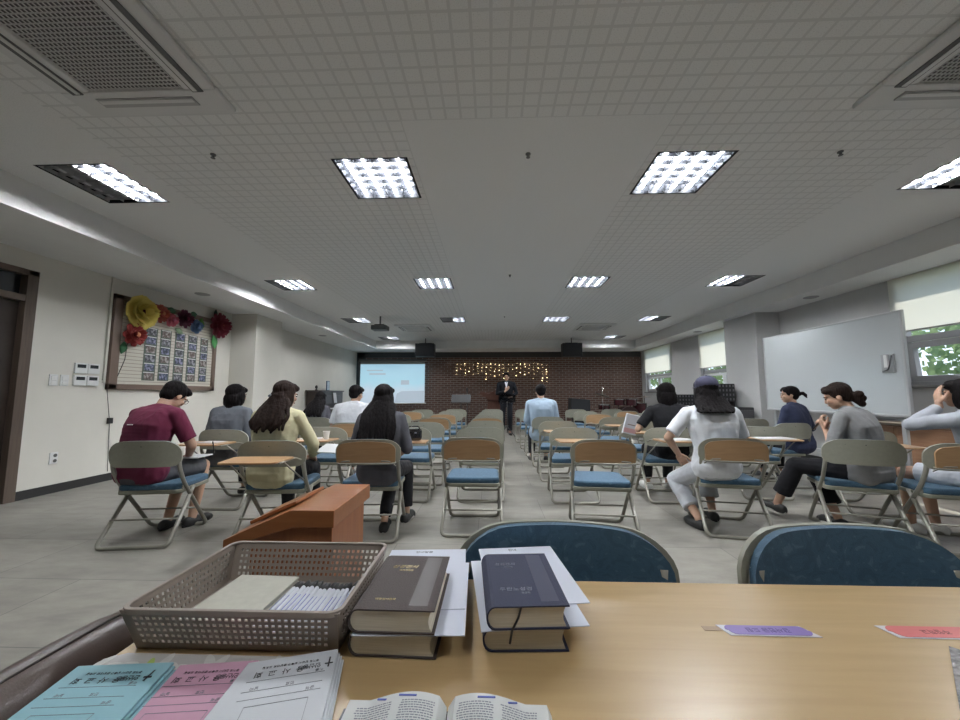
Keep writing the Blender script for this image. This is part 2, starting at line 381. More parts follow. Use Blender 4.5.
# right wall with windows
wins = [(2.95, 5.12, 1.24), (8.05, 9.82, 1.2), (11.40, 13.32, 1.2)]
mb = MB(); y = YF
for a, c, z in wins:
    mb.bx((XR, y, 0), (XR+.16, a, ZC)); mb.bx((XR, a, 0), (XR+.16, c, z)); mb.bx((XR, a, ZS-.03), (XR+.16, c, ZC)); y = c
mb.bx((XR, y, 0), (XR+.16, YB, ZC))
struct('wall_right', mb, wallr_m)
struct('baseboard_right', MB().bx((XR-.015, YF, 0), (XR, 7.1, .095)).bx((XR-.015, 8.05, 0), (XR, YB, .095)), darkbase_m)
wf_m = mat('window_frame_grey', (.30, .30, .31), .4); wfw_m = mat('window_frame_white', (.62, .63, .64), .4)
for i, (a, c, z) in enumerate(wins):
    bb = 1.96 if i == 0 else (1.80 if i == 1 else 1.86)
    zt = bb-.13
    mb = MB()
    for (y0, y1, z0, z1) in ((a, a+.06, z, ZS), (c-.06, c, z, ZS), (a, c, z, z+.05), (a, c, zt-.02, zt+.06), (a, c, ZS-.05, ZS)):
        mb.bx((XR+.06, y0, z0), (XR+.14, y1, z1))
    w = struct('window_%d' % (i+1), mb, wf_m, bevel=.004)
    MB().bx((XR+.095, a+.05, zt+.05), (XR+.103, c-.05, ZS-.04)).build('window_pane', pane_m, w)
    # lower hopper sashes tilting inwards, two per window
    mid_ = (a+c)/2
    for (s0, s1) in ((a+.07, mid_-.01), (mid_+.01, c-.07)):
        zz0, zz1 = z+.05, zt-.03; h = zz1-zz0; t = .20
        M = Matrix.Translation((XR+.10, 0, zz0)) @ Matrix.Rotation(-math.atan(t*.35), 4, 'Y')
        sm = MB(); fw = .075 if i == 0 else .06
        for (y0, y1, q0, q1) in ((s0, s0+fw, 0, h), (s1-fw, s1, 0, h), (s0, s1, 0, fw), (s0, s1, h-fw, h)):
            sm.bx((-.035, y0, q0), (.035, y1, q1), M)
        sash = sm.build('sash', wf_m if i == 0 else wfw_m, w, bevel=.004)
        MB().bx((-.004, s0+fw, fw), (.004, s1-fw, h-fw), M).build('sash_pane', pane_m, sash)
    struct('trim_%d' % (4+i), MB().bx((XR-.05, a-.04, z-.035), (XR+.08, c+.04, z)), mat('window_sill', (.22, .215, .21), .5), bevel=.004)
    bl = tag(MB().bx((XR-.012, a-.03, bb), (XR-.008, c+.03, ZS-.002)).build('roller_blind', blind_m),
             ['cream roller blind half lowered over the window beside the whiteboard', 'cream roller blind on the window just beyond the right pillar',
              'cream roller blind on the far right window next to the brick wall'][i], 'blind', 'roller blinds on the right windows')
    MB().bx((XR-.022, a-.03, bb-.02), (XR-.002, c+.03, bb)).build('hem_bar', mat('blind_bar', (.33, .33, .33), .5), bl)

# ---------------------------------------------------------------- trees outside the windows
leaf_m = cloth_translucent('tree_leaf', (.30, .40, .20), .45); bark_m = mat('bark', (.1, .07, .05), .9)
for k, (tx, ty, th, tr, lab) in enumerate([(9.3, 2.2, 2.7, 1.8, 'leafy green tree outside the window nearest the whiteboard'), (9.6, 6.4, 2.7, 1.8, 'leafy green tree outside, second from the camera'),
                                      (9.0, 11.8, 2.6, 1.9, 'leafy green tree outside the middle window'), (8.8, 17.5, 2.6, 2.0, 'leafy green tree outside the far window')]):
    t = thing('tree', lab, 'tree', (tx, ty, -.6), 0, 'trees outside the right windows')
    MB().tube([(0, 0, 0), (.05, .03, 1.2), (0, .05, th-.8)], [.13, .1, .06]).build('trunk', bark_m, t, smooth=True)
    cr = MB(); rnd = random.Random(k)
    for _ in range(3600):
        d = V((rnd.gauss(0, 1), rnd.gauss(0, 1), rnd.gauss(0, 1))).normalized()*tr*(rnd.random()**.4)
        d.z *= .85; p = d+V((0, 0, th)); n_ = V((rnd.gauss(0, 1), rnd.gauss(0, 1), rnd.gauss(0, 1))).normalized()
        u_ = n_.orthogonal().normalized()*.09; w_ = n_.cross(u_).normalized()*.06
        cr.add([p-u_, p-w_, p+u_, p+w_], [(0, 1, 2, 3)])
    cr.build('crown', leaf_m, t, fix=False)
struct('ground', MB().bx((XR+.3, -8, -.7), (40, 40, -.6)), mat('ground_outside', (.16, .17, .13), .9))

# ---------------------------------------------------------------- ceiling lamps
tube_m = mat('lit_tube', (.9, .9, .9), .5, emis=(.94, .97, 1.0), estr=LAMP)
off_m = mat('unlit_tube', (.55, .57, .6), .4)
dark_gap_m = mat('lamp_dark_gaps', (.012, .013, .016), .6, spec=.1)  # near-black colour keeps the gaps between lit tubes dark
off_louvre_m = mat('louvre_unlit_grey', (.34, .35, .36), .6)  # paler louvre copy for dead tubes, unlit tone put into the colour
names_r = ['first row from the camera', 'second row', 'third row', 'last row by the brick wall']
names_c = ['far left column', 'left middle column', 'right middle column', 'far right column']
for (x, y) in lamps:
    if y < 1: lab = 'square four-tube ceiling lamp above the table, %s side' % ('left' if x < 0 else 'right')
    else:
        ci = min(range(4), key=lambda q: abs((-3.36, -.95, 1.56, 3.92)[q]-x)); ri = min(range(4), key=lambda q: abs((2.98, 5.98, 8.98, 11.9)[q]-y))
        lab = 'recessed square fluorescent ceiling lamp, %s, %s' % (names_c[ci], names_r[ri])
    t = thing('ceiling_lamp', lab, 'lamp', (x, y, ZC), 0, 'recessed ceiling lamps')
    mb = MB()
    mb.bx((-.3, -.3, .07), (.3, .3, .085))
    for s in (-1, 1):
        mb.bx((s*.3, -.3, 0), (s*.285, .3, .08)); mb.bx((-.3, s*.3, 0), (.3, s*.285, .08))
    mb.build('housing', dark_gap_m, t)
    off = 2 if abs(x-.3) > 2.5 else (3 if y < 1 else 0)  # unseen lamps over the table keep one lit tube, to dim it
    if abs(y-5.98) < .1 and x < -3: off = 1
    if abs(y-8.98) < .1 and abs(x+.95) < .1: off = 2
    for k in range(4):
        dead = (k < off) if x < 0 else (k >= 4-off)
        xx = -.21+.14*k
        mb = MB().tube([(xx, -.27, .035), (xx, .27, .035)], .014, n=6)
        mb.build('tube', off_m if dead else tube_m, t, smooth=True)
    if off:
        sg = -1 if x < 0 else 1; xb = sg*(.28-.14*off)
        MB().bx((min(xb, sg*.284), -.284, .048), (max(xb, sg*.284), .284, .052)).build('added_unlit_panel', mat('added_unlit_panel', (.30, .31, .32), .7), t)  # added plate, its grey stands for the tone of the unlit side
        MB().box((xb, 0, .035), (.006, .56, .06)).build('added_light_divider', off_m, t)  # added plate that blocks lit tubes from the dead side
    xb_ = sg*(.28-.14*off) if off else None
    spans = [(-.28, .28, dark_gap_m)] if not off else [(min(-sg*.28, xb_), max(-sg*.28, xb_), dark_gap_m), (min(sg*.28, xb_), max(sg*.28, xb_), off_louvre_m)]
    for x0_, x1_, lm_ in spans:
        lv = MB()
        for k in range(6): lv.bx((x0_, -.2415+.096*k, .003), (x1_, -.2385+.096*k, .033))
        for k in range(5):
            q = -.28+.14*k
            if x0_-.001 <= q <= x1_+.001: lv.box((q, 0, .018), (.003, .56, .03))
        lv.build('louvre', lm_, t)


# ---------------------------------------------------------------- ceiling air conditioners, detectors, vents
ac_m = mat('ac_plastic', (.66, .66, .65), .45)
mesh_m = mat('ac_dark', (.12, .12, .12), .6)
vane_m = mat('ac_vane_gap', (.42, .42, .42), .5)
def ac(x, y, lab):
    t = thing('air_conditioner', lab, 'air conditioner', (x, y, ZC), 0, 'ceiling cassette air conditioners')
    mb = MB(); o, i_ = .475, .29
    for s in (-1, 1):
        mb.bx((-o, s*o, -.035), (o, s*i_, -.004)); mb.bx((s*o, -i_, -.035), (s*i_, i_, -.004))
    mb.build('panel', ac_m, t, bevel=.008)
    MB().bx((-i_, -i_, -.012), (i_, i_, -.006)).build('filter', mesh_m, t)
    g = MB()
    for k in range(24):
        q = -i_+2*i_*(k+.5)/24; g.box((q, 0, -.026), (.0045, 2*i_, .005)); g.box((0, q, -.026), (2*i_, .0045, .005))
    g.build('grille', ac_m, t)
    for s in (-1, 1):
        a = MB().bx((-.30, s*.335, -.042), (.30, s*.40, -.036)).build('vane', vane_m, t)
        MB().bx((-.29, s*.345, -.046), (.29, s*.37, -.042)).build('vane_blade', ac_m, a)
        a = MB().bx((s*.335, -.30, -.042), (s*.40, .30, -.036)).build('vane', mesh_m, t)
        MB().bx((s*.345, -.29, -.046), (s*.37, .29, -.042)).build('vane_blade', ac_m, a)
ac(-2.10, 1.68, 'white cassette air conditioner in the ceiling, near left corner')
ac(2.75, 1.78, 'white cassette air conditioner in the ceiling, near right corner')
ac(-2.1, 10.0, 'white cassette air conditioner in the ceiling near the projector')
ac(2.75, 10.0, 'white cassette air conditioner in the far right of the ceiling')
det_m = mat('detector', (.12, .12, .12), .5)
for x, y, lab in ((.28, 2.67, 'small dark sprinkler head in the plain ceiling panel, nearest'), (.28, 5.55, 'small dark sprinkler head in the plain ceiling panel, middle'), (.3, 8.6, 'small dark sprinkler head in the plain ceiling panel, farthest'),
                  (-2.12, 2.6, 'small dark sprinkler head left of the near left-middle lamp'), (2.63, 2.72, 'small dark sprinkler head right of the near right-middle lamp')):
    tag(MB().lathe([(.0, 0), (.02, 0), (.02, -.006), (.009, -.01), (.009, -.025), (.016, -.028), (.016, -.03), (0, -.03)], (0, 0, 0), 12).build('sprinkler', det_m, smooth=False), lab, 'sprinkler', 'ceiling sprinkler heads').location = (x, y, ZC)
for x, y, lab in ((-4.5, 5.5, 'round flat vent in the left soffit above the photo board'), (-4.5, 9.6, 'round flat vent in the left soffit beyond the pillar'), (5.13, 6.0, 'round flat vent in the right soffit above the whiteboard'), (5.13, 9.3, 'round flat vent in the right soffit beyond the pillar')):
    tag(MB().lathe([(0, 0), (.10, 0), (.10, -.006), (.075, -.014), (0, -.016)], (0, 0, 0), 20).build('ceiling_vent', mat('vent_grey', (.32, .32, .32), .6), smooth=True, auto=40), lab, 'vent', 'round vents in the soffits').location = (x, y, ZS)

# ---------------------------------------------------------------- folding chairs
def outline_rows(z0, z1, w, rt, rb, n=14):
    """rows (z, half width) of a rounded board"""
    rows = []
    for i in range(n+1):
        t = i/n; t = .5-.5*math.cos(PI*t)
        z = z0+(z1-z0)*t; hw = w
        if z > z1-rt: q = (z-(z1-rt))/rt; hw = w-rt*1.35*(1-math.sqrt(max(0, 1-q*q)))
        if z < z0+rb: q = ((z0+rb)-z)/rb; hw = w-rb*1.15*(1-math.sqrt(max(0, 1-q*q)))
        rows.append((z, max(hw, .01)))
    return rows
def board(rows, y0, th, bend, n=14, crown=0.0, lean=0.0):
    """curved board facing +y; bend pulls the side ends forward, crown arches the top edge"""
    mb = MB(); vs = []; fs = []; z0 = rows[0][0]; z1 = rows[-1][0]; W = max(r[1] for r in rows)
    for side in (0, 1):
        for z, hw in rows:
            for k in range(n+1):
                x = -hw+2*hw*k/n
                y = y0+bend*(x/W)**2+(th if side else 0)-lean*(z-z0)
                zz = z+crown*(1-(x/W)**2)*((z-z0)/(z1-z0))
                vs.append((x, y, zz))
    R = len(rows); N = n+1; o = R*N
    for i in range(R-1):
        for k in range(n):
            a = i*N+k; fs.append((a, a+1, a+N+1, a+N)); fs.append((o+a, o+a+N, o+a+N+1, o+a+1))
    for i in range(R-1):
        a = i*N; fs.append((a, a+N, o+a+N, o+a)); b_ = i*N+n; fs.append((b_, o+b_, o+b_+N, b_+N))
    for k in range(n):
        a = k; fs.append((a, o+a, o+a+1, a+1)); b_ = (R-1)*N+k; fs.append((b_, b_+1, o+b_+1, o+b_))
    mb.add(vs, fs); return mb
def make_chair(kind, papers=False):
    t = empty('folding_chair')
    r = .015
    sh = board(outline_rows(.578, .765, .256, .085, .06), -.012, .014, .045, crown=.012, lean=.10).build('backrest', shell_m, t, smooth=True, auto=50)
    board(outline_rows(.590, .764, .240, .084, .055), .004, .020, .045, crown=.012, lean=.10).build('back_cushion', fabric_m, sh, smooth=True, auto=60)
    bo = MB()
    for x in (-.12, 0, .12): bo.ell((x, -.024+.045*(x/.245)**2, .735), (.006, .004, .006), n=8, m=6)
    bo.build('bolt', mat('bolt_dark', (.05, .05, .05), .4), sh, smooth=True)
    # front frame: from the back sides forward to the front floor bar
    MB().tube([(-.222, .040, .70), (-.236, .038, .57), (-.232, .11, .44), (-.222, .46, .012), (.222, .46, .012), (.232, .11, .44), (.236, .038, .57), (.222, .040, .70)], r, fillet=.05, n=8).build('front_leg_frame', steel_m, t, smooth=True)
    MB().tube([(-.226, .24, .385), (-.245, -.04, .012), (.245, -.04, .012), (.226, .24, .385)], r, fillet=.05, n=8).build('rear_leg_frame', steel_m, t, smooth=True)
    MB().tube([(-.235, .06, .18), (.235, .06, .18)], .008, n=6).build('stretcher', steel_m, t, smooth=True)
    MB().tube([(-.222, .32, .185), (.222, .32, .185)], .008, n=6).build('stretcher', steel_m, t, smooth=True)
    poly = []
    for cx_, cy_, a0, rr_ in ((.160, .44, 0, .06), (-.160, .44, 90, .06), (-.185, .12, 180, .045), (.185, .12, 270, .045)):
        for k in range(6):
            a = math.radians(a0+18*k); poly.append((cx_+rr_*math.cos(a), cy_+rr_*math.sin(a)))
    pn = MB().prism(poly, .358, .390).build('seat_pan', pan_m, t, bevel=.008)
    M = Matrix.Translation((0, .28, 0)) @ Matrix.Scale(.985, 4) @ Matrix.Translation((0, -.28, 0))
    MB().prism(poly, .391, .440, M).build('seat_cushion', fabric_m, pn, bevel=.016, bseg=3)
    for s in (-1, 1):
        MB().box((s*.226, .13, .40), (.006, .05, .03)).build('hinge', steel_m, t)
    if kind == 'stowed':
        tb = board(outline_rows(.598, .738, .226, .04, .015), -.048, .012, .012, crown=.024, lean=.02).build('writing_tablet', tablet_m, t, smooth=True, auto=50)
        MB().tube([(-.225, -.01, .60), (-.21, -.05, .595), (.21, -.05, .595), (.225, -.01, .60)], .007, fillet=.02, n=6).build('tablet_bar', steel_m, tb, smooth=True)
        for s in (-1, 1):
            MB().tube([(s*.225, 0, .57), (s*.19, -.04, .61), (s*.12, -.048, .615)], .005, n=6, fillet=.02).build('tablet_bracket', steel_m, tb, smooth=True)
    if kind == 'open':
        p = []
        for cx_, cy_, a0 in ((.18, -.10, 0), (-.18, -.10, 90), (-.16, -.30, 180), (.16, -.30, 270)):
            for k in range(6):
                a = math.radians(a0+18*k); p.append((cx_+.035*math.cos(a), cy_+.035*math.sin(a)))
        tb = MB().prism(p, .655, .668).build('writing_tablet', tablet_m, t, bevel=.003)
        for s in (-1, 1):
            MB().tube([(s*.20, -.28, .652), (s*.20, -.03, .652), (s*.228, .035, .62)], .007, n=6, fillet=.02).build('tablet_bar', steel_m, tb, smooth=True)
            MB().tube([(s*.19, -.20, .65), (s*.224, .10, .45)], .006, n=6).build('tablet_bracket', steel_m, tb, smooth=True)
    return t
protos = {}
def place_chair(kind, x, y, rz, label, scale=1.0):
    if kind not in protos: protos[kind] = o = make_chair(kind)
    else: o = copy_tree(protos[kind])
    o.location = (x, y, 0); o.rotation_euler = (0, 0, rz); o.scale = (scale,)*3
    return tag(o, label, 'chair', 'folding chairs set out in rows')
R = math.radians
ordn = ['row nearest the table', 'second row', 'third row', 'fourth row', 'fifth row', 'sixth row', 'farthest row']
cols = {'A': 'far left column', 'B': 'second column from left', 'C': 'third column from left', 'D': 'just left of the aisle',
        'E': 'just right of the aisle', 'F': 'third column from right', 'G': 'second column from right', 'H': 'far right column'}
chairs = {
 'A': [(-2.64, 2.77, 8, ''), (-2.71, 3.68, 0, 'open'), (-2.68, 4.65, 0, ''), (-2.70, 5.62, 0, ''), (-2.62, 6.5, 0, ''), (-2.6, 7.5, 2, ''), (-2.55, 8.5, 0, 'stowed')],
 'B': [(-1.69, 2.82, 5, 'open'), (-1.82, 3.98, 0, 'open'), (-1.78, 4.62, 2, 'stowed'), (-1.72, 5.75, 0, ''), (-1.70, 6.6, 0, ''), (-1.66, 7.6, -2, 'stowed'), (-1.62, 8.6, 0, '')],
 'C': [(-.98, 2.93, 3, 'stowed'), (-.91, 4.0, -2, ''), (-.86, 4.72, 0, ''), (-.88, 5.65, 1, 'stowed'), (-.88, 6.7, 0, 'stowed'), (-.87, 7.75, 0, ''), (-.86, 8.8, -1, '')],
 'D': [(-.165, 3.08, 0, 'stowed'), (-.12, 4.02, 1, ''), (-.09, 4.98, 0, ''), (-.08, 5.75, -1, 'stowed'), (-.06, 6.6, 0, ''), (-.03, 7.6, 1, ''), (0, 8.75, 0, '')],
 'E': [(.875, 2.98, -5, 'stowed'), (.865, 4.0, -1, 'open'), (.87, 4.95, 1, 'open'), (.88, 5.9, 0, ''), (.86, 6.85, 2, ''), (.83, 7.8, 0, ''), (.80, 8.8, 0, '')],
 'F': [(1.95, 3.10, -10, 'stowed'), (1.88, 4.04, -2, 'open'), (1.88, 4.85, 2, 'open'), (1.92, 5.85, 0, 'open'), (1.93, 6.85, -3, 'stowed'), (1.94, 7.8, 0, ''), (1.97, 8.8, 0, '')],
 'G': [(2.90, 3.03, -20, ''), (2.96, 4.2, -4, 'open'), (2.88, 5.2, -2, 'open'), (2.85, 6.1, 0, ''), (2.86, 7.0, 0, ''), (2.84, 7.95, 2, 'stowed'), (2.84, 8.9, 0, '')],
 'H': [(3.42, 2.80, -15, 'stowed'), (3.60, 3.70, -4, 'open'), (3.70, 4.72, 6, ''), (3.76, 5.54, 0, ''), (3.75, 6.6, 0, ''), (3.74, 7.6, 0, ''), (3.72, 8.7, 0, '')]}
kw = {'': 'with plain back', 'stowed': 'with folded-up wooden tablet', 'open': 'with opened wooden tablet'}
for c in 'ABCDEFGH':
    for i, (x, y, rz, k) in enumerate(chairs[c]):
        place_chair(k, x, y, R(rz), 'folding chair %s, %s, %s' % (kw[k], ordn[i], cols[c]))
# the two chairs on the far side of the table face it
near_l = copy_tree(protos['']); near_l.location = (.175, .985, 0); near_l.rotation_euler = (0, 0, PI+R(-3)); near_l.scale = (1.05, 1.05, 1.03)
tag(near_l, 'blue-backed folding chair facing the table behind the navy books', 'chair', 'blue-backed chairs at the table')
near_r = copy_tree(protos['']); near_r.location = (.855, .985, 0); near_r.rotation_euler = (0, 0, PI+R(2)); near_r.scale = (1.05, 1.05, 1.03)
tag(near_r, 'blue-backed folding chair facing the table behind the purple and red stickers', 'chair', 'blue-backed chairs at the table')

# ---------------------------------------------------------------- text helper
def text_mesh(txt, size, name, m, parent, M, extrude=0.0003, shear=0.0, spacing=1.0, align='CENTER'):
    cu = bpy.data.curves.new('txt', 'FONT'); cu.body = txt; cu.size = size; cu.extrude = extrude; cu.align_x = align
    cu.shear = shear; cu.space_character = spacing; cu.resolution_u = 2
    o = bpy.data.objects.new('txt', cu); COL.objects.link(o)
    dg = bpy.context.evaluated_depsgraph_get(); dg.update()
    me = bpy.data.meshes.new_from_object(o.evaluated_get(dg))
    bpy.data.objects.remove(o); bpy.data.curves.remove(cu)
    me.name = name; me.transform(M); me.materials.clear(); me.materials.append(m)
    q = bpy.data.objects.new(name, me); COL.objects.link(q)
    if parent is not None: q.parent = parent
    return q
TR = Matrix.Translation
def RZ(a): return Matrix.Rotation(a, 4, 'Z')
ink_m = mat('black_ink', (.03, .03, .035), .7); grey_ink = mat('grey_ink', (.25, .26, .3), .7); blue_ink = mat('blue_ink', (.12, .16, .5), .7)
gold_m = mat('gold_foil', (.60, .47, .24), .35, metal=.7); silver_m = mat('silver_foil', (.42, .44, .52), .35, metal=.6)

# ---------------------------------------------------------------- the table in front
TZ = .72
t = thing('table', 'long light wood laminate table under the books and booklets', 'table', (.3, .43, 0))
MB().bx((-.897, -.34, TZ-.028), (.95, .435, TZ)).build('table_top', table_m, t, bevel=.004)
for x in (-.82, .84):
    for y in (-.28, .37): MB().bx((x-.02, y-.02, 0), (x+.02, y+.02, TZ-.028)).build('leg', steel_m, t)
MB().bx((-.84, .355, TZ-.09), (.86, .385, TZ-.028)).bx((-.84, -.295, TZ-.09), (.86, -.265, TZ-.028)).build('apron', steel_m, t)

# patterned placemat under the booklets
plc_m = mat('placemat_grey', (.42, .40, .38), .35)
pm = MB().prism([(-.615, .40), (-.60, .592), (-.575, .606), (-.30, .606), (-.24, .59), (-.25, .40)], TZ+.0005, TZ+.003).build('placemat', plc_m)
tag(pm, 'grey plastic mat with pale and green leaf shapes under the booklets', 'placemat')
rnd = random.Random(3)
for k in range(15):
    cxp = -.59+.022*k+rnd.uniform(-.006, .006); cyp = .585+rnd.uniform(-.008, .01); a = rnd.uniform(0, PI)
    L = rnd.uniform(.012, .019); pts = [(L*math.cos(q)*.9, L*.38*math.sin(q)*(1-.3*math.cos(q))) for q in [2*PI*i/12 for i in range(12)]]
    m_ = mat('leaf_print_green', (.34, .46, .10), .5) if k in (3,) else mat('leaf_print_pale', (.55, .54, .51), .5)
    MB().prism(pts, TZ+.003, TZ+.0034, TR((cxp, cyp, 0)) @ RZ(a)).build('leaf_print', m_, pm)

# booklets: each a fan of a few sheets with printing (the print faces the far side of the table)
def quad_frame(c):
    """matrix whose x runs along the near edge direction and y up the page, from four corners FL FR NR NL"""
    FL, FR, NR, NL = [V((*p, 0)) for p in c]
    x = ((FR-FL)+(NR-NL)).normalized(); y = V((-x.y, x.x, 0)); o = (FL+FR)/2
    return x, y, o
def booklet(name, label, corners, z, colr, n, th=.004, title=True, form=True):
    m_ = mat(name+'_'+label.split()[0]+'_paper', colr, .6)
    t = thing(name, label, 'booklet', (0, 0, 0), 0, 'printed booklets on the table')
    for k in range(n):
        dz = z+k*th; off = (n-1-k)*.0035
        pts = [(p[0]+off, p[1]-off*.4) for p in corners]
        MB().prism(pts[::-1], dz, dz+th*.8).build('sheet_stack', m_, t, bevel=.0008)
    x, y, o = quad_frame(corners); zt = z+n*th
    base = Matrix(((x.x, y.x, 0, o.x), (x.y, y.y, 0, o.y), (0, 0, 1, zt), (0, 0, 0, 1)))
    def txt(s_, size, dx, dy, m2=ink_m, **k): text_mesh(s_, size, 'printed_text', m2, t, base @ TR((dx, dy, 0)) @ RZ(PI), extrude=.0001, **k)
    txt('경기도 안산시 상록구 중앙대로 교회길', .0048, 0, -.0175)
    txt('안산동', .010, .030, -.0262, spacing=.8)
    txt('회 교 사 용'[::-1], .0125, -.012, -.0275, spacing=1.25)
    cr = MB().box((.053, -.026, .0001), (.0022, .020, .0003)).box((.053, -.0290, .0001), (.011, .0022, .0003))
    o_ = MB(); o_.add(cr.v, cr.f, base); o_.build('printed_cross', ink_m, t)
    ln = MB()
    for q in (-.044, -.062, -.076): ln.add(*(lambda b: (b.v, b.f))(MB().box((0, q, .0001), (.10, .0004, .0003))), M=base)
    if form:
        for a in ((0, -.088, .075, .0005), (-.0375, -.108, .0005, .04), (.0375, -.108, .0005, .04)):
            ln.add(*(lambda b: (b.v, b.f))(MB().box((a[0], a[1], .0001), (a[2], a[3], .0003))), M=base)
    ln.build('printed_line', grey_ink, t)
    for (s_, dx, dy) in (('이름', .042, -.037), ('날짜', -.036, -.055), ('번호', .008, -.055), ('금액', .036, -.069)):
        txt(s_, .0062, dx, dy, grey_ink)
    return t
booklet('booklet', 'light blue printed booklet with a cross, leftmost of the three booklets', [(-.605, .560), (-.472, .572), (-.432, .455), (-.52, .42), (-.60, .455)][:2]+[(-.445, .43), (-.585, .42)], TZ+.0035, (.27, .49, .56), 3)
booklet('booklet', 'pink printed booklet with a cross between the blue and white ones', [(-.462, .572), (-.352, .586), (-.318, .44), (-.435, .43)], TZ+.0035, (.56, .31, .42), 2)
booklet('booklet', 'white printed booklet stack with a cross, rightmost beside the open bible', [(-.357, .568), (-.238, .602), (-.20, .455), (-.345, .42)], TZ+.0035, (.60, .62, .66), 4)

# ---------------------------------------------------------------- plastic basket
bas_m = mat('basket_plastic', (.30, .25, .215), .45)
bx0, bx1, by0, by1 = -.576, -.247, .621, .835          # at the bottom
rx0, rx1, ry0, ry1 = -.586, -.238, .597, .862          # at the rim
bh = .07
t = thing('basket', 'brown perforated plastic basket holding pens and slips', 'basket', (0, 0, TZ+.002))
def wallgrid(a0, a1, b0, b1, n, rows=5):
    """perforated wall from bottom edge a0-a1 to top edge b0-b1"""
    a0, a1, b0, b1 = map(V, (a0, a1, b0, b1)); us = [0.0]; L = (b1-b0).length
    m0 = .014/L; cw = (1-2*m0)/n; us.append(m0)
    for i in range(n): us += [m0+cw*(i+.22), m0+cw*(i+.78)]
    us += [1-m0, 1.0]
    vs_ = [0.0, .12]; rh = .76/rows
    for j in range(rows): vs_ += [.12+rh*(j+.25), .12+rh*(j+.75)]
    vs_ += [.88, 1.0]
    pts = [a0.lerp(a1, u).lerp(b0.lerp(b1, u), v) for v in vs_ for u in us]
    N = len(us); fs = []
    for j in range(len(vs_)-1):
        for i in range(N-1):
            hole = (2 <= i < 2+2*n and i % 2 == 0) and (2 <= j < 2+2*rows and j % 2 == 0)
            if not hole: fs.append((j*N+i, j*N+i+1, (j+1)*N+i+1, (j+1)*N+i))
    return pts, fs
mb = MB()
B = [(bx0, by0, 0), (bx1, by0, 0), (bx1, by1, 0), (bx0, by1, 0)]; T_ = [(rx0, ry0, bh), (rx1, ry0, bh), (rx1, ry1, bh), (rx0, ry1, bh)]
for i, n in ((0, 30), (1, 22), (2, 30), (3, 22)):
    j = (i+1) % 4; mb.add(*wallgrid(B[i], B[j], T_[i], T_[j], n))
mb.add(B, [(0, 1, 2, 3)])
bo = mb.build('basket_body', bas_m, t, fix=False)
so = bo.modifiers.new('solid', 'SOLIDIFY'); so.thickness = .0022; so.offset = 0
def rrect(x0, y0, x1, y1, r, n=6):
    p = []
    for cx_, cy_, a0 in ((x1-r, y1-r, 0), (x0+r, y1-r, 90), (x0+r, y0+r, 180), (x1-r, y0+r, 270)):
        for k in range(n+1):
            a = R(a0+90*k/n); p.append((cx_+r*math.cos(a), cy_+r*math.sin(a)))
    return p
outer = rrect(rx0-.004, ry0-.004, rx1+.004, ry1+.004, .022); inner = rrect(rx0+.003, ry0+.003, rx1-.003, ry1-.003, .016)
n = len(outer); vs = [(*p, bh+.003) for p in outer]+[(*p, bh+.003) for p in inner]+[(*p, bh-.006) for p in outer]+[(*p, bh-.001) for p in inner]; fs = []
for i in range(n):
    j = (i+1) % n; fs += [(i, j, n+j, n+i), (i, 2*n+i, 2*n+j, j), (n+i, n+j, 3*n+j, 3*n+i), (2*n+i, 3*n+i, 3*n+j, 2*n+j)]
MB().add(vs, fs).build('rim', bas_m, t, smooth=True, bevel=.0012)
# slips and pens inside
slip_m = mat('slip_paper', (.50, .49, .42), .7, noise_amt=.05, noise_scale=60)
t = thing('paper_slips', 'block of cream paper slips in the left half of the basket', 'paper', (-.455, .715, TZ+.005), R(-2))
for k in range(5):
    dx = random.uniform(-.002, .002); MB().bx((-.082+dx, -.072, .0045*k), (.045+dx, .092, .0045*k+.004)).build('slip', slip_m, t, bevel=.0005)
pen_m = mat('pen_white', (.66, .68, .74), .3)
pen0 = empty('pen')
ORD = ['first', 'second', 'third', 'fourth', 'fifth', 'sixth', 'seventh', 'eighth', 'ninth', 'tenth', 'eleventh', 'twelfth', 'thirteenth', 'fourteenth', 'fifteenth', 'sixteenth', 'seventeenth', 'eighteenth', 'nineteenth', 'twentieth', 'twenty-first', 'twenty-second']
MB().tube([(0, -.075, 0), (0, .045, 0)], .0042, n=10).build('barrel', pen_m, pen0, smooth=True)
MB().tube([(0, .045, 0), (0, .062, 0), (0, .070, 0)], [.0046, .0046, .002], n=10).build('grip', black_m, pen0, smooth=True)
MB().box((0, -.01, .0042), (.0012, .055, .0003)).build('printed_text', blue_ink, pen0)
k = 0
for layer, nn in ((0, 17), (1, 16), (2, 15)):
    for i in range(nn):
        o = pen0 if k == 0 else copy_tree(pen0); k += 1
        o.location = (-.398+.0092*i+layer*.003, .708+random.uniform(-.006, .006), TZ+.010+.0085*layer+.0004)
        o.rotation_euler = (R(2), random.uniform(-.5, .5), R(random.uniform(-2.5, 2.5)))
        tag(o, 'white pen with black grip, %s layer in the basket, %s' % (['bottom', 'middle', 'top'][layer], (ORD[i]+' from the slips')), 'pen', 'white pens in the basket')

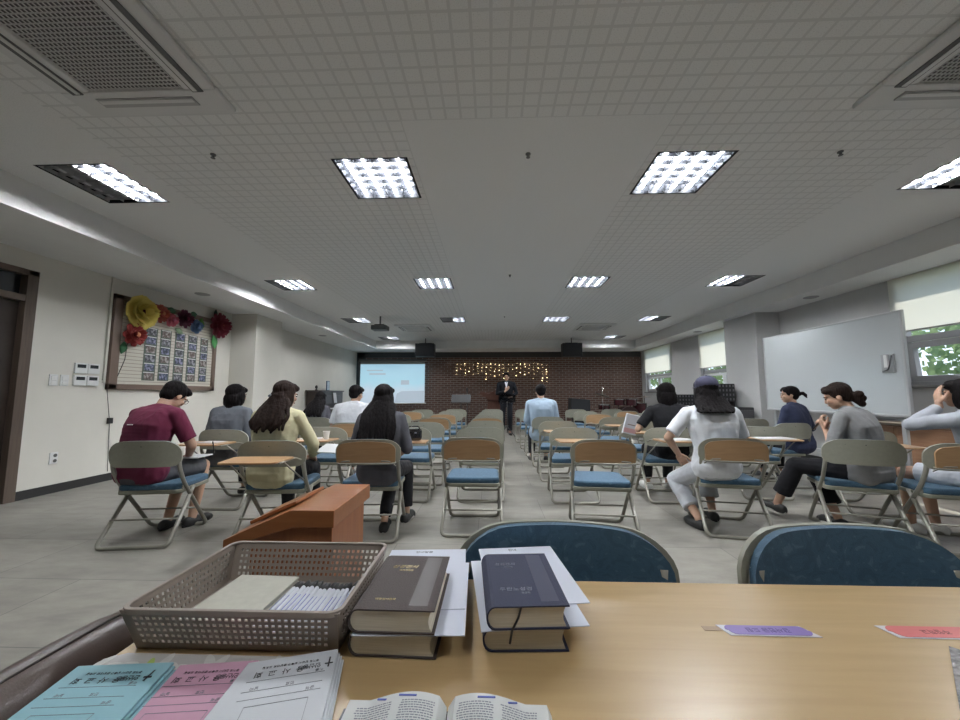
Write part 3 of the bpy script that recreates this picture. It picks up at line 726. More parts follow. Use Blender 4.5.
# ---------------------------------------------------------------- bibles
page_m = mat('page_edges', (.50, .45, .37), .7)
nt, b = nodes(page_m); tc = nt.nodes.new('ShaderNodeTexCoord'); mp = nt.nodes.new('ShaderNodeMapping'); mp.inputs['Scale'].default_value = (2, 2, 300)
nz = nt.nodes.new('ShaderNodeTexNoise'); nz.inputs['Scale'].default_value = 6; nt.links.new(tc.outputs['Object'], mp.inputs[0]); nt.links.new(mp.outputs[0], nz.inputs['Vector'])
r = ramp(nt, [(.3, (.52, .46, .36)), (.7, (.74, .68, .56))]); nt.links.new(nz.outputs[0], r.inputs[0]); nt.links.new(r.outputs[0], b.inputs['Base Color'])
brown_m = mat('brown_leatherette', (.088, .070, .068), .6, spec=.25, bump=.2, bump_scale=400); navy_m = mat('navy_leatherette', (.042, .047, .088), .6, spec=.25, bump=.2, bump_scale=400)
brownp_m = mat('brown_emboss', (.085, .07, .07), .4); navyp_m = mat('navy_emboss', (.045, .05, .095), .4)
def bible(label, x, y, z, rz, w, d, h, cov, emb, texts, group, ribbon=False):
    t = thing('bible', label, 'book', (x, y, z), rz, group)       # origin: near left bottom corner, spine on the left
    ct = .0022
    # cover: bottom board, rounded spine, top board, slightly overhanging
    prof = [(w, 0), (.014, 0)]
    for k in range(9):
        a = R(-90-22.5*k); prof.append((.014+.014*math.cos(a), h/2+h/2*math.sin(a)))
    prof += [(.014, h), (w, h), (w, h-ct)]
    for k in range(9):
        a = R(90+22.5*k); prof.append((.014+.0115*math.cos(a), h/2+(h/2-ct)*math.sin(a)))
    prof += [(w, ct)]
    M = Matrix(((1, 0, 0, 0), (0, 0, 1, 0), (0, 1, 0, 0), (0, 0, 0, 1)))
    MB().prism(prof, 0, d, M).build('cover', cov, t)
    pg = []
    for k in range(9):
        a = R(-90-22.5*k); pg.append((.0155+.0125*math.cos(a), h/2+(h/2-ct)*math.sin(a)))
    for k in range(7):
        q = -1+2*k/6; pg.append((w-.005-.005*(1-q*q), h/2-(h/2-ct)*q))
    MB().prism(pg, .003, d-.003, M).build('pages', page_m, t)
    # embossed band near the fore-edge and the foil lettering
    MB().bx((w*.68, .012, h), (w*.90, d-.008, h+.0003)).build('embossed_band', emb, t)
    for (s_, size, tx, ty, m2, sh) in texts:
        text_mesh(s_, size, 'cover_lettering', m2, t, TR((tx, ty, h+.0002)), extrude=.0002, shear=sh, align='LEFT')
    if ribbon:
        MB().tube([(w*.42, .004, h-.004), (w*.38, -.002, h*.55), (w*.30, -.007, .004), (w*.27, -.009, -.014)], .0018, n=6).build('ribbon', black_m, t)
    return t
def slip_sheet(label, x, y, z, rz, w, d, letters=None):
    o = tag(MB().bx((0, 0, 0), (w, d, .0012)).build('paper_sheet', mat('white_paper', (.62, .65, .75), .6)), label, 'paper', 'sheets tucked between the bibles')
    o.location = (x, y, z); o.rotation_euler = (0, 0, rz)
    if letters: text_mesh(letters, .011, 'printed_text', ink_m, o, TR((w*.45, d-.018, .0013)), extrude=.0001)
    return o
HB = .0355
zb = TZ+.001
bible('lower dark brown bible of the left pair', -.228, .613, zb, R(-1.5), .140, .200, HB, brown_m, brownp_m, [], 'brown bibles on the table')
slip_sheet('white sheet corner sticking out between the two brown bibles', -.219, .602, zb+HB+.0002, R(2), .176, .248, None)
slip_sheet('white printed sheet reaching out behind the two brown bibles', -.2236, .6656, zb+HB+.0017, R(3.7), .176, .248, '안내말씀')
bt = [('성경전서', .0135, .030, .140, gold_m, .25), ('개역개정판', .006, .047, .128, gold_m, 0), ('대한성서공회', .0062, .033, .028, gold_m, 0)]
bible('upper dark brown bible with gold lettering, on top of the left pair', -.226, .605, zb+HB+.0032, R(-.5), .136, .193, HB, brown_m, brownp_m, bt, 'brown bibles on the table')
bible('lower navy bible of the right pair', -.016, .628, zb, R(2.5), .138, .192, HB, navy_m, navyp_m, [], 'navy bibles on the table')
slip_sheet('white sheet corner sticking out between the two navy bibles', -.018, .618, zb+HB+.0002, R(7), .176, .248, None)
slip_sheet('white printed sheet reaching out behind the two navy bibles', -.0005, .680, zb+HB+.0017, R(7.6), .176, .248, '안내')
bt = [('성경전서', .011, .024, .142, silver_m, .1), ('큰글자', .006, .042, .132, silver_m, 0), ('두란노성경', .0125, .025, .048, silver_m, .1), ('한글판', .0055, .062, .038, silver_m, 0)]
bible('upper navy bible with silver lettering and ribbon, on top of the right pair', -.010, .617, zb+HB+.0032, R(4.0), .133, .193, HB, navy_m, navyp_m, bt, 'navy bibles on the table', ribbon=True)

# open bible at the bottom edge
t = thing('open_bible', 'open bible with two columns of small print at the near table edge', 'book', (-.058, .395, zb))
cov = MB().bx((-.135, -.06, 0), (.13, .118, .003)).build('cover', black_m, t)
def page_side(s):
    vs = []; fs = []; n = 14; W = .125
    def hgt(u): return .016+.014*math.sin(PI*min(1, u*1.15+.10))*(1-.35*u) - (.010*max(0, .06-u)/.06)
    for yy in (-.06, .115):
        for k in range(n+1):
            u = k/n; vs.append((s*(.0012+W*u-.0*u), yy, hgt(u)))
    for yy in (-.06, .115):
        for k in range(n+1):
            u = k/n; vs.append((s*(.0012+(W+.006)*u), yy, .0031))
    N = n+1
    for k in range(n):
        fs += [(k, k+1, N+k+1, N+k), (2*N+k, 3*N+k, 3*N+k+1, 2*N+k+1), (k, 2*N+k, 2*N+k+1, k+1), (N+k, N+k+1, 3*N+k+1, 3*N+k)]
    fs += [(n, N+n, 3*N+n, 2*N+n), (0, 2*N, 3*N, N)]
    return MB().add(vs, fs), hgt, W
text_m = mat('page_paper', (.66, .67, .66), .7)
for s in (-1, 1):
    mb_, hgt, W = page_side(s)
    pgo = mb_.build('page_block', text_m, t, smooth=True, auto=40)
    # lines of print: short word blocks laid on the curved page
    pr = MB(); ph = MB(); rnd = random.Random(5+s)
    for c0, c1 in ((.10, .46), (.53, .90)):
        for li in range(40):
            yy = .101-.0036*li; u = c0+rnd.uniform(0, .02)
            while u < c1-.02:
                du = min(rnd.uniform(.012, .04), c1-u)
                z_ = hgt(u)+.0003; z2 = hgt(u+du)+.0003
                x0, x1 = s*(.0012+W*u), s*(.0012+W*(u+du))
                if s > 0 or True: pr.add([(x0, yy, z_), (x1, yy, z2), (x1, yy+.0017, z2), (x0, yy+.0017, z_)], [(0, 1, 2, 3)])
                u += du+.007
    pr.build('printed_text', grey_ink, pgo, fix=False)
    for u0, u1 in ((.30, .48), (.56, .70)):
        z_ = hgt((u0+u1)/2)+.0006; ph.bx((s*(.0012+W*u0), .1075, z_-.0003), (s*(.0012+W*u1), .110, z_+.0002))
    ph.build('page_heading', blue_ink, pgo)

# stickers and plastic pouch on the table
def sticker(label, x0, x1, y0, y1, colr, txt, m2, seed):
    t = thing('name_sticker', label, 'sticker', (0, 0, TZ+.0004), 0, 'name stickers on the table')
    sk = .010
    MB().prism([(x0-.006, y1+.001), (x1-.004, y1+.001), (x1+.012, y0-.003), (x0+.004, y0-.002)][::-1], 0, .0008).build('backing', mat('sticker_white', (.62, .6, .66), .4), t)
    p = [(q[0]+(.004 if q[1] > (y0+y1)/2 else .008), q[1]) for q in rrect(x0, y0, x1-.004, y1, (y1-y0)*.45)]
    MB().prism(p, .0009, .0014).build('label_face', colr, t)
    text_mesh(txt, .013, 'printed_text', m2, t, TR(((x0+x1)/2+.004, (y0+y1)/2+.0045, .0015)) @ RZ(PI), extrude=.0001)
sticker('purple sticker with lettering stuck on the table top', .402, .545, .686, .711, mat('sticker_purple', (.20, .13, .42), .35), '감사헌금 드림', mat('purple_ink', (.07, .04, .2), .5), 1)
sticker('red sticker with lettering stuck on the table top at the right', .682, .835, .688, .718, mat('sticker_red', (.62, .12, .12), .35), '주일학교', mat('red_ink', (.15, .02, .02), .5), 2)
tag(MB().box((.384, .702, TZ+.0005), (.030, .012, .0006)).build('tape_piece', mat('brown_tape', (.36, .24, .13), .4)), 'small brown tape piece left of the purple sticker', 'tape')
tp = thing('plastic_pouch', 'clear crinkled plastic pouch at the right edge of the table', 'pouch', (.668, .598, TZ+.001), R(-47))
vs = []; fs = []
for j in range(15):
    for i in range(11):
        x_ = .085*i/10; y_ = -.095+.19*j/14
        e = min(i, 10-i, j, 14-j)
        vs.append((x_, y_, (.003+.010*noise.noise(V((x_*60, y_*50, 1)))*(1 if e > 0 else 0)+.004*min(e, 3))))
for j in range(14):
    for i in range(10): a = j*11+i; fs.append((a, a+1, a+12, a+11))
MB().add(vs, fs).build('film', mat('crinkle_plastic', (.40, .38, .38), .12, spec=.9, noise_amt=.5, noise_scale=90, metal=.3), tp, smooth=True, fix=False)
MB().bx((.012, -.08, .0), (.08, .08, .003)).build('contents', mat('pouch_contents', (.28, .24, .2), .4, noise_amt=.5, noise_scale=80), tp)

# ---------------------------------------------------------------- leather armchair left of the table
lea_m = mat('brown_leather', (.092, .064, .055), .36, spec=.5, bump=.06, bump_scale=350)
t = thing('armchair', 'dark brown leather armchair with a curved padded top rail left of the table', 'armchair', (0, 0, 0))
rad = .05
for ax in (-.655, -1.30):
    pts = [(ax+.01, .0, .705), (ax, .15, .705), (ax-.003, .35, .705), (ax, .52, .708), (ax+.003, .64, .708), (ax+.006, .725, .695), (ax+.008, .765, .62), (ax+.02, .775, .5), (ax+.02, .77, .05)]
    arm = MB().tube(pts, [rad, rad, rad, rad, rad, rad*.97, rad*.9, rad*.75, rad*.6], n=16, fillet=0).build('armrest', lea_m, t, smooth=True, sub=1)
    MB().tube([(ax+.001+q[0]-ax+.012, q[1], q[2]+rad*.93) for q in pts[:6]], .0018, n=6).build('seam', mat('leather_seam', (.03, .02, .018), .6), arm, smooth=True)
    MB().bx((ax-.012, .02, .30), (ax+.012, .72, .67)).build('side_panel', lea_m, t, bevel=.01)
MB().bx((-1.27, .12, .36), (-.69, .70, .46)).build('seat', lea_m, t, bevel=.04, bseg=4)
MB().box((-.9975, .03, .68), (.60, .09, .62), rx=R(8)).build('backrest', lea_m, t, bevel=.04, bseg=4)
for ax in (-.665, -1.30): MB().tube([(ax, .03, .32), (ax, .0, .0)], .018, n=10).build('leg', dwood_m, t, smooth=True)
for ax in (-.665,-1.30): MB().bx((ax-.012,.0,.29),(ax+.012,.74,.32)).build('side_rail', dwood_m, t, bevel=.004)

# ---------------------------------------------------------------- lectern
t = thing('lectern', 'orange-brown wooden lectern with a sloped top seen side-on behind the basket', 'lectern', (0, 0, 0))
y0, y1 = 1.46, 1.885
prof = [(-1.045, .565), (-.785, .68), (-.612, .68), (-.612, .615), (-.775, .615), (-1.045, .53)]
M = Matrix(((1, 0, 0, 0), (0, 0, 1, 0), (0, 1, 0, 0), (0, 0, 0, 1)))
MB().prism(prof, y0, y1, M).build('sloped_top', lect_m, t, bevel=.003)
MB().prism([(-.955, .0), (-.955, .565), (-.775, .62), (-.63, .62), (-.63, .0)], y0+.03, y1-.03, M).build('body', lectbody_m, t, bevel=.003)
MB().prism([(-.965, 0), (-.965, .06), (-.618, .06), (-.618, 0)], y0+.02, y1-.02, M).build('plinth', lectbody_m, t, bevel=.003)
a = math.atan2(.115, .26)
MB().box((-.918, (y0+y1)/2+.03, .634), (.21, .26, .014), ry=-a).build('reading_board', lect_m, t, bevel=.003)

# ---------------------------------------------------------------- whiteboard on its stand
t = thing('whiteboard', 'large white marker board on a wheeled stand along the right wall', 'whiteboard', (4.70, 0, 0))
wb_m = mat('whiteboard_face', (.50, .53, .545), .12, spec=.6, coat=.3); al_m = mat('aluminium', (.5, .51, .52), .4, metal=.5)
Y0, Y1, Z0, Z1 = 4.36, 6.50, .89, 2.08
MB().bx((.0, Y0, Z0), (.02, Y1, Z1)).build('board', wb_m, t)
mb = MB()
for a_, b_ in (((-.012, Y0-.02, Z0-.03), (.03, Y1+.02, Z0+.004)), ((-.006, Y0-.02, Z1-.004), (.03, Y1+.02, Z1+.018)), ((-.006, Y0-.025, Z0-.03), (.03, Y0+.004, Z1+.018)), ((-.006, Y1-.004, Z0-.03), (.03, Y1+.025, Z1+.018))): mb.bx(a_, b_)
mb.build('frame', al_m, t, bevel=.004)
for yy in (Y0+.10, Y1-.10):
    MB().bx((.03, yy-.025, .10), (.065, yy+.025, Z1-.05)).build('post', al_m, t, bevel=.004)
    ft = MB().bx((-.26, yy-.025, .07), (.34, yy+.025, .11)).build('foot', al_m, t, bevel=.004)
    for xx in (-.22, .30): MB().lathe([(0, -.012), (.035, -.012), (.035, .012), (0, .012)], (0, 0, 0), 16, TR((xx, yy, .035)) @ Matrix.Rotation(PI/2, 4, 'X')).build('caster', black_m, ft)
MB().bx((.03, Y0+.1, .30), (.06, Y1-.1, .34)).build('crossbar', al_m, t, bevel=.004)
cl = thing('magnet_clip', 'small grey magnetic clip with a white eraser on the whiteboard', 'clip', (4.70, 4.52, 1.50))
MB().bx((-.022, -.07, -.12), (-.001, .07, .10)).build('clip_plate', mat('clip_grey', (.36, .37, .38), .4), cl, bevel=.004)
MB().bx((-.040, -.022, -.06), (-.0225, .022, .09)).build('eraser', white_m, cl, bevel=.004)
MB().tube([(-.024, -.055, .08), (-.048, -.055, -.02), (-.048, -.03, -.085), (-.030, .05, -.10)], .007, fillet=.02).build('clip_arm', mat('dark_grey', (.08, .08, .09), .4), cl, smooth=True)

# ---------------------------------------------------------------- low wooden cabinet under the right window
t = thing('low_cabinet', 'low reddish brown wooden cabinet along the right wall under the window', 'cabinet', (0, 0, 0))
MB().bx((5.06, 2.3, .12), (5.435, 5.5, .74)).build('body', cab_m, t, bevel=.004)
MB().bx((5.03, 2.28, .74), (5.435, 5.52, .77)).build('cabinet_top', mat('cabinet_top_grey', (.32, .27, .22), .5), t, bevel=.004)
MB().bx((5.10, 2.32, .0), (5.435, 5.48, .12)).build('plinth', black_m, t)
for k in range(5): MB().bx((5.045, 2.32+.64*k, .15), (5.06, 2.92+.64*k, .72)).build('door', cab_m, t, bevel=.003)

# ---------------------------------------------------------------- left wall: board, controls, wires
t = thing('notice_board', 'brown-framed notice board with cream ribbed paper on the left wall', 'notice board', (XL, 0, 0))
ruled_m = mat('ribbed_paper', (.55, .52, .45), .8); nt, b = nodes(ruled_m); tc = nt.nodes.new('ShaderNodeTexCoord'); sx = nt.nodes.new('ShaderNodeSeparateXYZ')
nt.links.new(tc.outputs['Object'], sx.inputs[0])
f_ = mth('FRACT', mth('MULTIPLY', sx.outputs['Z'], 20.0)); r = ramp(nt, [(0, (.30, .27, .22)), (.12, (.30, .27, .22)), (.2, (.56, .53, .46))], 'LINEAR')
nt.links.new(f_, r.inputs[0]); nt.links.new(r.outputs[0], b.inputs['Base Color'])
MB().bx((.005, 4.74, 1.26), (.022, 6.46, 2.41)).build('panel', ruled_m, t)
mb = MB(); fr = .075
for (a_, b_) in (((0, 4.68, 1.19), (.045, 4.68+fr*1.5, 2.47)), ((0, 6.53-fr, 1.19), (.045, 6.53, 2.47)), ((0, 4.68, 1.19), (.045, 6.53, 1.19+fr)), ((0, 4.68, 2.47-fr), (.045, 6.53, 2.47))): mb.bx(a_, b_)
mb.build('frame', mat('board_frame', (.17, .12, .095), .45), t, bevel=.005)
strip_m = mat('strip_card', (.10, .12, .10), .7)
phm = []
for i_, (c1, c2, c3) in enumerate([((.04, .045, .06), (.12, .12, .13), (.32, .32, .36)), ((.10, .07, .06), (.17, .14, .13), (.38, .35, .33)), ((.03, .04, .07), (.09, .11, .17), (.28, .28, .42))]):
    m = mat('photo_print_%d' % i_, c1, .35); nt, b = nodes(m); tc = nt.nodes.new('ShaderNodeTexCoord')
    nz = nt.nodes.new('ShaderNodeTexNoise'); nz.inputs['Scale'].default_value = 26; nz.inputs['Detail'].default_value = 3
    nt.links.new(tc.outputs['Object'], nz.inputs['Vector']); r = ramp(nt, [(.38, c1), (.5, c2), (.62, c3)]); nt.links.new(nz.outputs[0], r.inputs[0]); nt.links.new(r.outputs[0], b.inputs['Base Color']); phm.append(m)
for k, (s0, s1, zb_, zt_) in enumerate([(5.15, 5.35, 1.325, 2.11), (5.40, 5.59, 1.33, 2.11), (5.66, 5.85, 1.33, 2.11), (5.91, 6.10, 1.335, 2.11), (6.17, 6.34, 1.34, 2.10)]):
    s_ = thing('photo_strip', 'vertical strip of six snapshots on the notice board, %s' % ['leftmost', 'second from the left', 'middle one', 'second from the right', 'rightmost'][k], 'photo strip', (XL+.024, (s0+s1)/2, (zb_+zt_)/2), 0, 'photo strips on the notice board')
    hw, hh = (s1-s0)/2, (zt_-zb_)/2
    MB().bx((0, -hw, -hh), (.003, hw, hh)).build('card', strip_m, s_)
    for j in range(6):
        zc = hh-(j+.5)*2*hh/6
        o = MB().bx((.0032, -hw*.72, zc-.052), (.0045, hw*.78, zc+.046)).build('photograph', phm[(j*2+k) % 3], s_)
        MB().bx((.0032, -hw*.85, zc+.047), (.0042, hw*.85, zc+.058)).build('caption_slip', white_m, o)
def flower(label, y, z, r, col, ccol, petals=8, seed=0, layers=3, wide=1.25):
    t = thing('paper_flower', label, 'paper flower', (XL+.05, y, z), 0, 'paper flowers on the notice board')
    rnd = random.Random(seed); m_ = mat('crepe_'+'_'.join('%d' % (c*100) for c in col), col, .8)
    mb = MB()
    for L in range(layers):
        rr_ = r*(1-.27*L); lift = .012+.028*L
        for k in range(petals-L):
            a = 2*PI*k/(petals-L)+L*.4+rnd.uniform(-.1, .1); w = rr_*2.4/(petals-L)*1.25*wide
            n_ = 6; vs = []
            for i in range(n_+1):
                u = i/n_
                for j in range(5):
                    q = -1+j/2; ww = w*math.sin(PI*(.12+.70*u))*.75
                    lx = rr_*u; ly = q*ww
                    hx = lift*.6+(.05+.05*L)*u*u*r*5+.012*q*q+rnd.uniform(-.002, .002)-(.04*r*8*max(0, u-.75)**2*4)
                    vs.append((hx, lx*math.cos(a)-ly*math.sin(a), lx*math.sin(a)+ly*math.cos(a)))
            fs = [(i*5+j, i*5+j+1, i*5+j+6, i*5+j+5) for i in range(n_) for j in range(4)]
            mb.add(vs, fs)
    o = mb.build('petals', m_, t, smooth=True, fix=False); so = o.modifiers.new('s', 'SOLIDIFY'); so.thickness = .002
    MB().ell((.03+.02*layers, 0, 0), (.02, r*.22, r*.22)).build('flower_centre', mat('centre_'+'_'.join('%d' % (c*100) for c in ccol), ccol, .8, bump=.8, bump_scale=120), t, smooth=True)
def leaf(label, y, z, L, a, col):
    pts = []; vs = []
    for i in range(9):
        u = i/8; w = L*.30*math.sin(PI*min(1, u*.96+.02))
        for j in range(3):
            q = j-1; lx = L*u; ly = q*w; vs.append((.012+.015*math.sin(PI*u)-.012*q*q, lx*math.cos(a)-ly*math.sin(a), lx*math.sin(a)+ly*math.cos(a)))
    fs = [(i*3+j, i*3+j+1, i*3+j+4, i*3+j+3) for i in range(8) for j in range(2)]
    o = MB().add(vs, fs).build('paper_leaf', mat('leafpaper_'+'_'.join('%d' % (c*100) for c in col), col, .8), smooth=True, fix=False)
    so = o.modifiers.new('s', 'SOLIDIFY'); so.thickness = .002
    o.location = (XL+.04, y, z); tag(o, label, 'paper leaf', 'paper leaves on the notice board')
flower('big yellow paper flower with a dark centre, top left of the notice board', 5.00, 2.28, .235, (.62, .50, .12), (.10, .02, .03), 6, 1, 4, 1.7)
flower('deep red paper flower with a pale centre under the big yellow one', 4.93, 1.95, .165, (.30, .04, .035), (.65, .30, .15), 8, 2)
flower('coral red paper flower right of the yellow one', 5.30, 2.33, .14, (.36, .08, .06), (.5, .2, .1), 8, 3)
flower('small pink paper rose along the board top', 5.50, 2.27, .11, (.55, .14, .19), (.6, .2, .3), 6, 4)
flower('dark maroon paper flower along the board top', 5.74, 2.34, .15, (.13, .03, .06), (.3, .05, .1), 9, 5)
flower('pale blue paper flower along the board top', 5.98, 2.26, .12, (.14, .22, .38), (.2, .3, .5), 5, 6)
flower('large crimson paper flower with an orange centre at the right end', 6.50, 2.37, .235, (.20, .025, .045), (.55, .22, .12), 11, 7)
leaf('bright green paper leaf left of the large crimson flower', 6.10, 2.20, .24, R(80), (.14, .34, .07))
leaf('green paper leaf hanging below the large crimson flower', 6.42, 2.18, .24, R(-75), (.10, .36, .12))
leaf('dark green paper leaf above the large crimson flower', 6.42, 2.52, .14, R(75), (.03, .07, .04))
leaf('dark green paper leaf under the deep red flower', 4.84, 1.84, .17, R(-100), (.03, .12, .05))
leaf('dark green paper leaf between coral and maroon flowers', 5.42, 2.40, .20, R(10), (.04, .10, .05))
leaf('dark green paper leaf beside the maroon flower', 5.86, 2.42, .18, R(20), (.04, .12, .06))
leaf('pale green paper leaf below the maroon flower', 5.62, 2.16, .16, R(-20), (.30, .40, .26))
tag(MB().tube([(XL+.03, 4.90, 1.86), (XL+.032, 4.88, 1.6), (XL+.03, 4.80, 1.36), (XL+.03, 4.76, 1.27)], .004, n=6).build('wire', black_m, smooth=True), 'thin dark wire hanging from the red flower across the board', 'wire')

ctl_m = mat('controller_white', (.66, .67, .67), .4); lcd_m = mat('lcd_dark', (.035, .04, .045), .2)
for z, lab in ((1.445, 'upper white wall controller pair with two dark displays'), (1.295, 'lower white wall controller pair with two dark displays')):
    t = thing('wall_controller', lab, 'controller', (XL, 4.44, z), 0, 'wall controllers left of the board')
    for s in (-1, 1):
        c_ = MB().box((.011, s*.072, 0), (.022, .138, .125)).build('case', ctl_m, t, bevel=.004)
        MB().box((.0225, s*.072, .025), (.002, .095, .042)).build('display', lcd_m, c_)
for y, lab in ((4.10, 'white light switch plate left of the wall controllers, farther one'), (4.21, 'white light switch plate right beside the wall controllers')):
    t = thing('light_switch', lab, 'switch', (XL, y, 1.29), 0, 'light switches on the left wall')
    MB().box((.005, 0, 0), (.010, .085, .13)).build('plate', ctl_m, t, bevel=.003)
    MB().box((.012, 0, .02), (.005, .05, .05)).build('rocker', white_m, t, bevel=.002); MB().box((.012, 0, -.035), (.005, .05, .04)).build('rocker', white_m, t, bevel=.002)
t = thing('wall_socket', 'white wall socket low on the left wall', 'socket', (XL, 4.18, .395))
MB().box((.006, 0, 0), (.012, .08, .13)).build('plate', ctl_m, t, bevel=.003)
for s in (-1, 1): MB().lathe([(.0, 0), (.02, 0), (.016, -.004), (0, -.004)], (0, 0, 0), 14, TR((.0165, .008, s*.03)) @ Matrix.Rotation(PI/2, 4, 'Y')).build('outlet_hole', mat('socket_dark', (.1, .1, .1), .5), t)
tag(MB().bx((XL, 4.635, 1.28), (XL+.022, 4.665, ZS)).bx((XL, 4.585, 1.285), (XL+.015, 4.65, 1.305)).build('wire_conduit', wall_m, bevel=.003), 'slim white cable conduit running up the wall beside the board', 'conduit')
tag(MB().tube([(XL+.012, 4.70, 1.19), (XL+.012, 4.76, .82)], .004, n=6).tube([(XL+.012, 4.77, .74), (XL+.012, 4.80, .12)], .004, n=6).build('cable', mat('cable_grey', (.12, .12, .12), .5), smooth=True), 'thin dark cable running down the left wall below the board', 'cable')
tag(MB().box((XL+.02, 4.765, .78), (.04, .05, .075)).build('cable_box', black_m, bevel=.004), 'small black box on the cable low on the left wall', 'box')

# ---------------------------------------------------------------- back of the room
scr_m = bpy.data.materials.new('projection_screen'); scr_m.use_nodes = True; nt, b = nodes(scr_m)
tc = nt.nodes.new('ShaderNodeTexCoord'); sx = nt.nodes.new('ShaderNodeSeparateXYZ'); nt.links.new(tc.outputs['Object'], sx.inputs[0])
nz = nt.nodes.new('ShaderNodeTexNoise'); nz.inputs['Scale'].default_value = 1.8; nz.inputs['Detail'].default_value = 3; nt.links.new(tc.outputs['Object'], nz.inputs['Vector'])
zz_ = mth('ADD', sx.outputs['Z'], mth('MULTIPLY', nz.outputs[0], .5))
r = ramp(nt, [(0, (.48, .56, .66)), (.38, (.50, .64, .76)), (.55, (.36, .66, .80)), (1, (.34, .58, .74))])
mr = nt.nodes.new('ShaderNodeMapRange'); mr.inputs[1].default_value = -.7; mr.inputs[2].default_value = 1.1
nt.links.new(zz_, mr.inputs[0]); nt.links.new(mr.outputs[0], r.inputs[0])
b.inputs['Base Color'].default_value = (.3, .3, .3, 1); nt.links.new(r.outputs[0], b.inputs['Emission Color']); b.inputs['Emission Strength'].default_value = .85
t = thing('projector_screen', 'lit projection screen with a pale blue slide on the brick wall', 'screen', (-3.64, 13.42, 1.53))
MB().bx((-1.19, 0, -.72), (1.19, .006, .72)).build('screen_cloth', scr_m, t)
MB().bx((-1.19, -.004, .69), (1.19, .004, .80)).build('screen_border', mat('screen_border', (.2, .2, .19), .6), t)
MB().bx((-1.2, .03, .80), (-1.15, .225, .86)).build('wall_bracket', black_m, t); MB().bx((1.15, .03, .80), (1.2, .225, .86)).build('wall_bracket', black_m, t)
MB().tube([(-1.24, .03, .83), (1.24, .03, .83)], .045, n=12).build('roller_case', mat('roller_case', (.12, .12, .12), .5), t, smooth=True)
MB().tube([(-1.25, 0, -.735), (1.25, 0, -.735)], .018, n=8).build('bottom_bar', white_m, t, smooth=True)
slm = bpy.data.materials.new('slide_grey'); slm.use_nodes = True; bb_ = slm.node_tree.nodes['Principled BSDF']; bb_.inputs['Base Color'].default_value = (.2, .2, .2, 1); bb_.inputs['Emission Color'].default_value = (.44, .54, .64, 1); bb_.inputs['Emission Strength'].default_value = .8
MB().prism([(.1, -.70), (1.17, -.70), (1.17, -.28), (.35, -.30), (.18, -.38)], 0, .002, Matrix(((1, 0, 0, 0), (0, 0, -1, -.002), (0, 1, 0, 0), (0, 0, 0, 1)))).build('slide_shape', slm, t)
for a_ in ((.32, -.06, .62, .10), (-.85, .30, -.25, .36), (-.95, .44, -.35, .48)): MB().bx((a_[0], -.004, a_[1]), (a_[2], -.002, a_[3])).build('slide_shape', slm, t)

def speaker(x, y, z, lab):
    t = thing('hanging_speaker', lab, 'speaker', (x, y, z), 0, 'hanging black speakers')
    MB().box((0, 0, 0), (.62, .36, .42)).build('cabinet', mat('speaker_black', (.025, .027, .032), .6), t, bevel=.015)
    MB().box((0, -.183, 0), (.57, .006, .37)).build('front_grille', mat('speaker_grille', (.035, .038, .045), .7, bump=.5, bump_scale=300), t)
    MB().tube([(0, .0, .21), (0, 0, ZC-z)], .015).build('bracket', black_m, t, smooth=True)
    MB().bx((-.2, -.02, .21), (.2, .02, .24)).build('yoke', black_m, t)
speaker(-2.18, 12.0, 2.56, 'black speaker hanging from the ceiling at the right edge of the screen')
speaker(2.58, 12.0, 2.55, 'black speaker hanging from the ceiling right of the aisle')
t = thing('projector', 'grey projector hanging under the ceiling in front of the screen', 'projector', (-2.62, 8.5, 2.67))
MB().box((0, 0, 0), (.36, .28, .11)).build('body', mat('projector_grey', (.12, .13, .13), .5), t, bevel=.015)
MB().lathe([(0, 0), (.045, 0), (.045, .04), (0, .04)], (0, 0, 0), 16, TR((-.07, .14, 0)) @ Matrix.Rotation(-PI/2, 4, 'X')).build('lens', black_m, t)
MB().tube([(0, 0, .05), (0, 0, .28)], .02).build('mount_pole', mat('projector_mount', (.15, .15, .15), .5), t, smooth=True)
MB().box((0, 0, .07), (.22, .18, .02)).build('mount_plate', black_m, t)

# fairy-light strands on the brick wall
bulb_m = mat('fairy_bulb', (.8, .7, .4), .5, emis=(1.0, .78, .42), estr=9.0)
wire_m = mat('fairy_wire', (.08, .06, .05), .6)
bulb_me = MB().ell((0, 0, 0), (.0125, .0125, .0125), n=8, m=6).mesh('bulb'); bulb_me.materials.append(bulb_m)
rnd = random.Random(11)
tag(MB().tube([(-1.35, 13.60, 2.30), (0.2, 13.60, 2.33), (1.2, 13.60, 2.31), (2.05, 13.60, 2.28)], .004, n=5).build('fairy_light_wire', wire_m), 'thin wire along the top of the hanging fairy lights', 'wire')
for k in range(22):
    x = -1.3+k*.157; L = .35+rnd.random()*.35+(.25 if k in (20, 21) else 0)
    pos = ['leftmost strand', 'strand'][k > 0]
    t = thing('fairy_light_strand', 'hanging strand of warm fairy lights on the brick wall, %s' % ('leftmost' if k == 0 else 'rightmost' if k == 21 else ORD[k]+' from the left'), 'fairy lights', (x, 13.60, 2.31), 0, 'fairy light strands on the brick wall')
    MB().tube([(0, 0, 0), (0, 0, -L)], .002, n=4).build('wire', wire_m, t)
    zz = -.05-rnd.random()*.08
    while zz > -L:
        o = bpy.data.objects.new('bulb', bulb_me); COL.objects.link(o); o.parent = t; o.location = (rnd.uniform(-.02, .02), -.01, zz)
        sc_ = rnd.choice((.4, .6, 1.0)); o.scale = (sc_,)*3; zz -= .08+rnd.random()*.10

